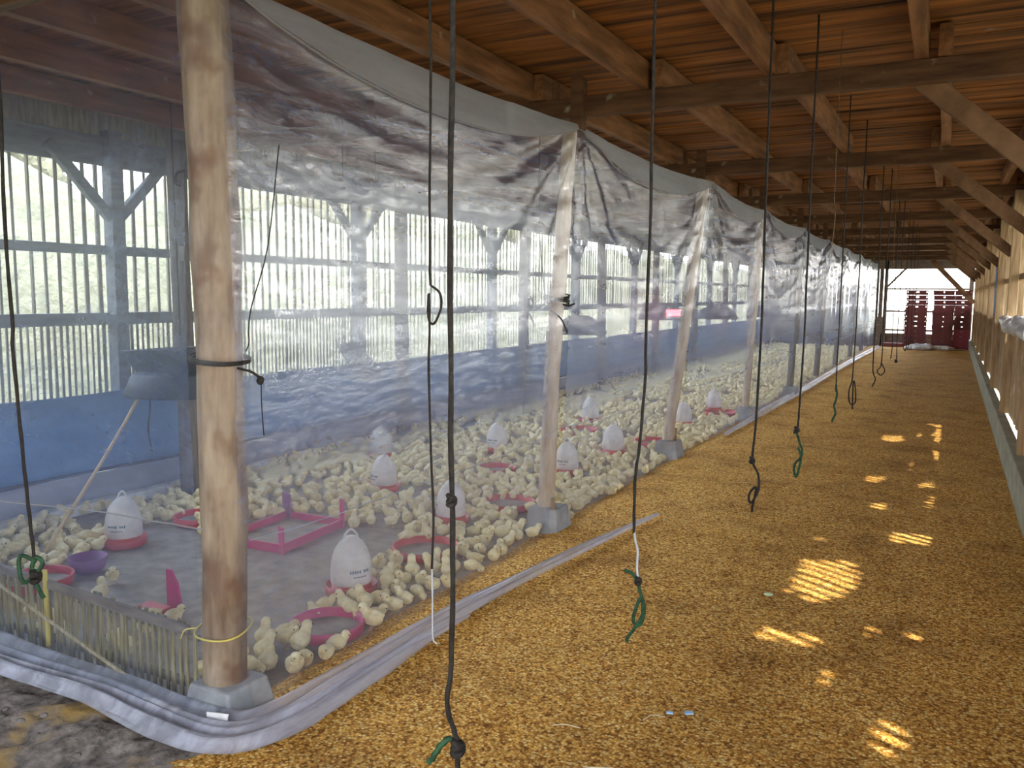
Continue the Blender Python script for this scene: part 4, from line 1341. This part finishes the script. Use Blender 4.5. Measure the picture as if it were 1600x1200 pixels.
tag(crumple((-0.72, 25.9, 0.10), (0.34, 0.20, 0.11), 1).build('plastic_sack', 'sack', origin=(-.72, 25.9, 0.04), smooth=True), 'crumpled white plastic sack on the floor in front of the crates', 'sack')
tag(crumple((-0.22, 26.1, 0.09), (0.28, 0.16, 0.08), 3).build('plastic_sack', 'sack', origin=(-.22, 26.1, 0.04), smooth=True), 'flatter grey plastic sack below the middle crate stack', 'sack')
tag(crumple((0.18, 26.2, 0.055), (0.24, 0.10, 0.025), 5, .3).build('cardboard_sheet', 'slat_pale', origin=(.18, 26.2, .04), smooth=True), 'pale flat sheet lying before the right crate stack', 'sheet')
tag(MB().box((-1.5, 27.1, 0.10), (0.62, 0.35, 0.10)).build('wooden_plank', 'crate', origin=(-1.5, 27.1, .05), bevel=.01), 'dark red plank lying under the far opening beside the crates', 'plank')

# things on the right wall
b = MB()
for k, (y, r) in enumerate(((7.2, 0.07), (8.1, 0.085), (9.0, 0.075), (9.9, 0.06))):
    b.blob((0.50, y, 1.24 + 0.02 * (k % 2)), (r, 0.50, r * 0.9), 16, 14, 0.6, 7.0)
tag(b.build('rolled_sheet', 'sack', origin=(0.5, 8.5, 1.2), smooth=True), 'rolled white plastic sheet lying on the right wall rail', 'plastic sheet')
P = [[(0.562 + 0.012 * nz(z * 4, y * 6, 0), y, z) for y in np.linspace(14.2, 15.0, 10)] for z in np.linspace(1.22, 2.05, 14)]
tag(MB().grid(P).build('blue_cloth', 'blue_strip', origin=(.485, 14.6, 1.22), smooth=True, solid=0.006), 'blue cloth hanging on the right wall far down the aisle', 'cloth')

# bits on the husk
tag(MB().box((-0.735, 2.745, 0.047), (0.03, 0.016, 0.006), Matrix.Rotation(.6, 3, 'Z')).box((-0.795, 2.715, 0.047), (0.022, 0.012, 0.005), Matrix.Rotation(.2, 3, 'Z')).build('plastic_scrap', 'scrap_blue', origin=(-.76, 2.73, .045)), 'tiny pale blue plastic scrap on the husk', 'scrap')
tag(MB().blob((-0.72, 4.08, 0.047), (0.022, 0.014, 0.008), 10, 6, .5, 40).build('leaf_scrap', 'leaf_green', origin=(-.72, 4.08, .045), smooth=True), 'pale green leaf scrap beside the largest sun patch', 'leaf')
for i, (a, b_, c) in enumerate((((-0.93, 2.26, .046), (-0.89, 2.27, .05), (-0.85, 2.30, .046)), ((-1.02, 2.15, .046), (-0.98, 2.18, .05), (-0.945, 2.20, .046)), ((-1.12, 2.44, .046), (-1.08, 2.46, .05), (-1.03, 2.47, .046)), ((-0.86, 2.62, .046), (-0.84, 2.66, .052), (-0.80, 2.68, .046)))):
    tag(MB().tube(curve_pts([a, b_, c], 8), 0.0018, 5).build('straw', 'straw', origin=a), ('pale straw bent on the husk in front of the thick rope', 'pale straw lying left of another bent straw', 'yellowish straw by the loose film tail', 'short straw beside the blue scrap')[i], 'straw')

# ------------------------------------------------------------------ outside, seen through the slats
def tree(x, y, h, r, lab):
    root = thing('tree', lab, 'tree', (x, y, -0.25), 'trees outside the left wall')
    MB().tube([(x, y, -0.3), (x + .1, y + .1, h * 0.45), (x, y + .2, h * .7)], [0.22, 0.17, 0.1], 8).build('trunk', 'trunk', root, smooth=True)
    c = MB()
    for k in range(14):
        a, q = random.uniform(0, 2 * PI), random.uniform(0.1, 0.8)
        c.blob((x + math.cos(a) * q * r, y + math.sin(a) * q * r, h * 0.72 + random.uniform(-.35, .4) * r), (r * .5, r * .5, r * .42), 14, 10, 0.7, 1.3)
    c.build('crown', 'crown', root, smooth=True)


P = []
for y in np.linspace(-8, 95, 150):                     # a hedge bank along the field
    P.append([(-13.0 - 3.2 * (v - 0.5) - 0.5 * nz(y * .5, v * 3, 1) - 0.3 * nz(y * 1.7, v * 6, 2), y, -0.3 + (3.6 + 0.9 * nz(y * .35, 0, 7)) * math.sin(PI * v) ** 0.6 + 0.3 * nz(y * 1.3, v * 5, 3)) for v in np.linspace(0, 1, 24)])
tag(MB().grid(P).build('hedge_foliage', 'crown', smooth=True), 'pale sunlit hedge outside beyond the left slatted wall', 'hedge', kind='stuff')
for i, (x, y, h, r) in enumerate(((-26, 8, 6.2, 2.6), (-29, 16, 7.0, 2.8), (-27, 25, 6.4, 2.5), (-30, 36, 7.2, 3.0), (-34, 48, 7.0, 3.2), (-36, 62, 7.5, 3.4))):
    tree(x, y, h, r, '%s leafy tree outside, seen hazily through the left slatted wall' % ORD[i])
for i, y in enumerate((36.0, 50.0)):
    hx = -19.5 - 2 * i
    hs = thing('house', ('orange walled house outside beyond the slats', 'farther orange walled house outside beyond the slats')[i], 'house', (hx, y, -0.25), 'houses outside')
    MB().box((hx, y, 1.1), (4, 4.2, 2.7)).build('wall', 'brick', hs)
    MB().add([(hx - 2.4, y - 2.6, 2.4), (hx + 2.4, y - 2.6, 2.4), (hx + 2.4, y + 2.6, 2.4), (hx - 2.4, y + 2.6, 2.4), (hx, y - 2.6, 3.8), (hx, y + 2.6, 3.8)], [(0, 3, 2, 1), (0, 1, 4), (2, 3, 5), (1, 2, 5, 4), (3, 0, 4, 5)]).build('roof', 'tile', hs)

for o in COL.objects:
    if '_at' in o:
        del o['_at']
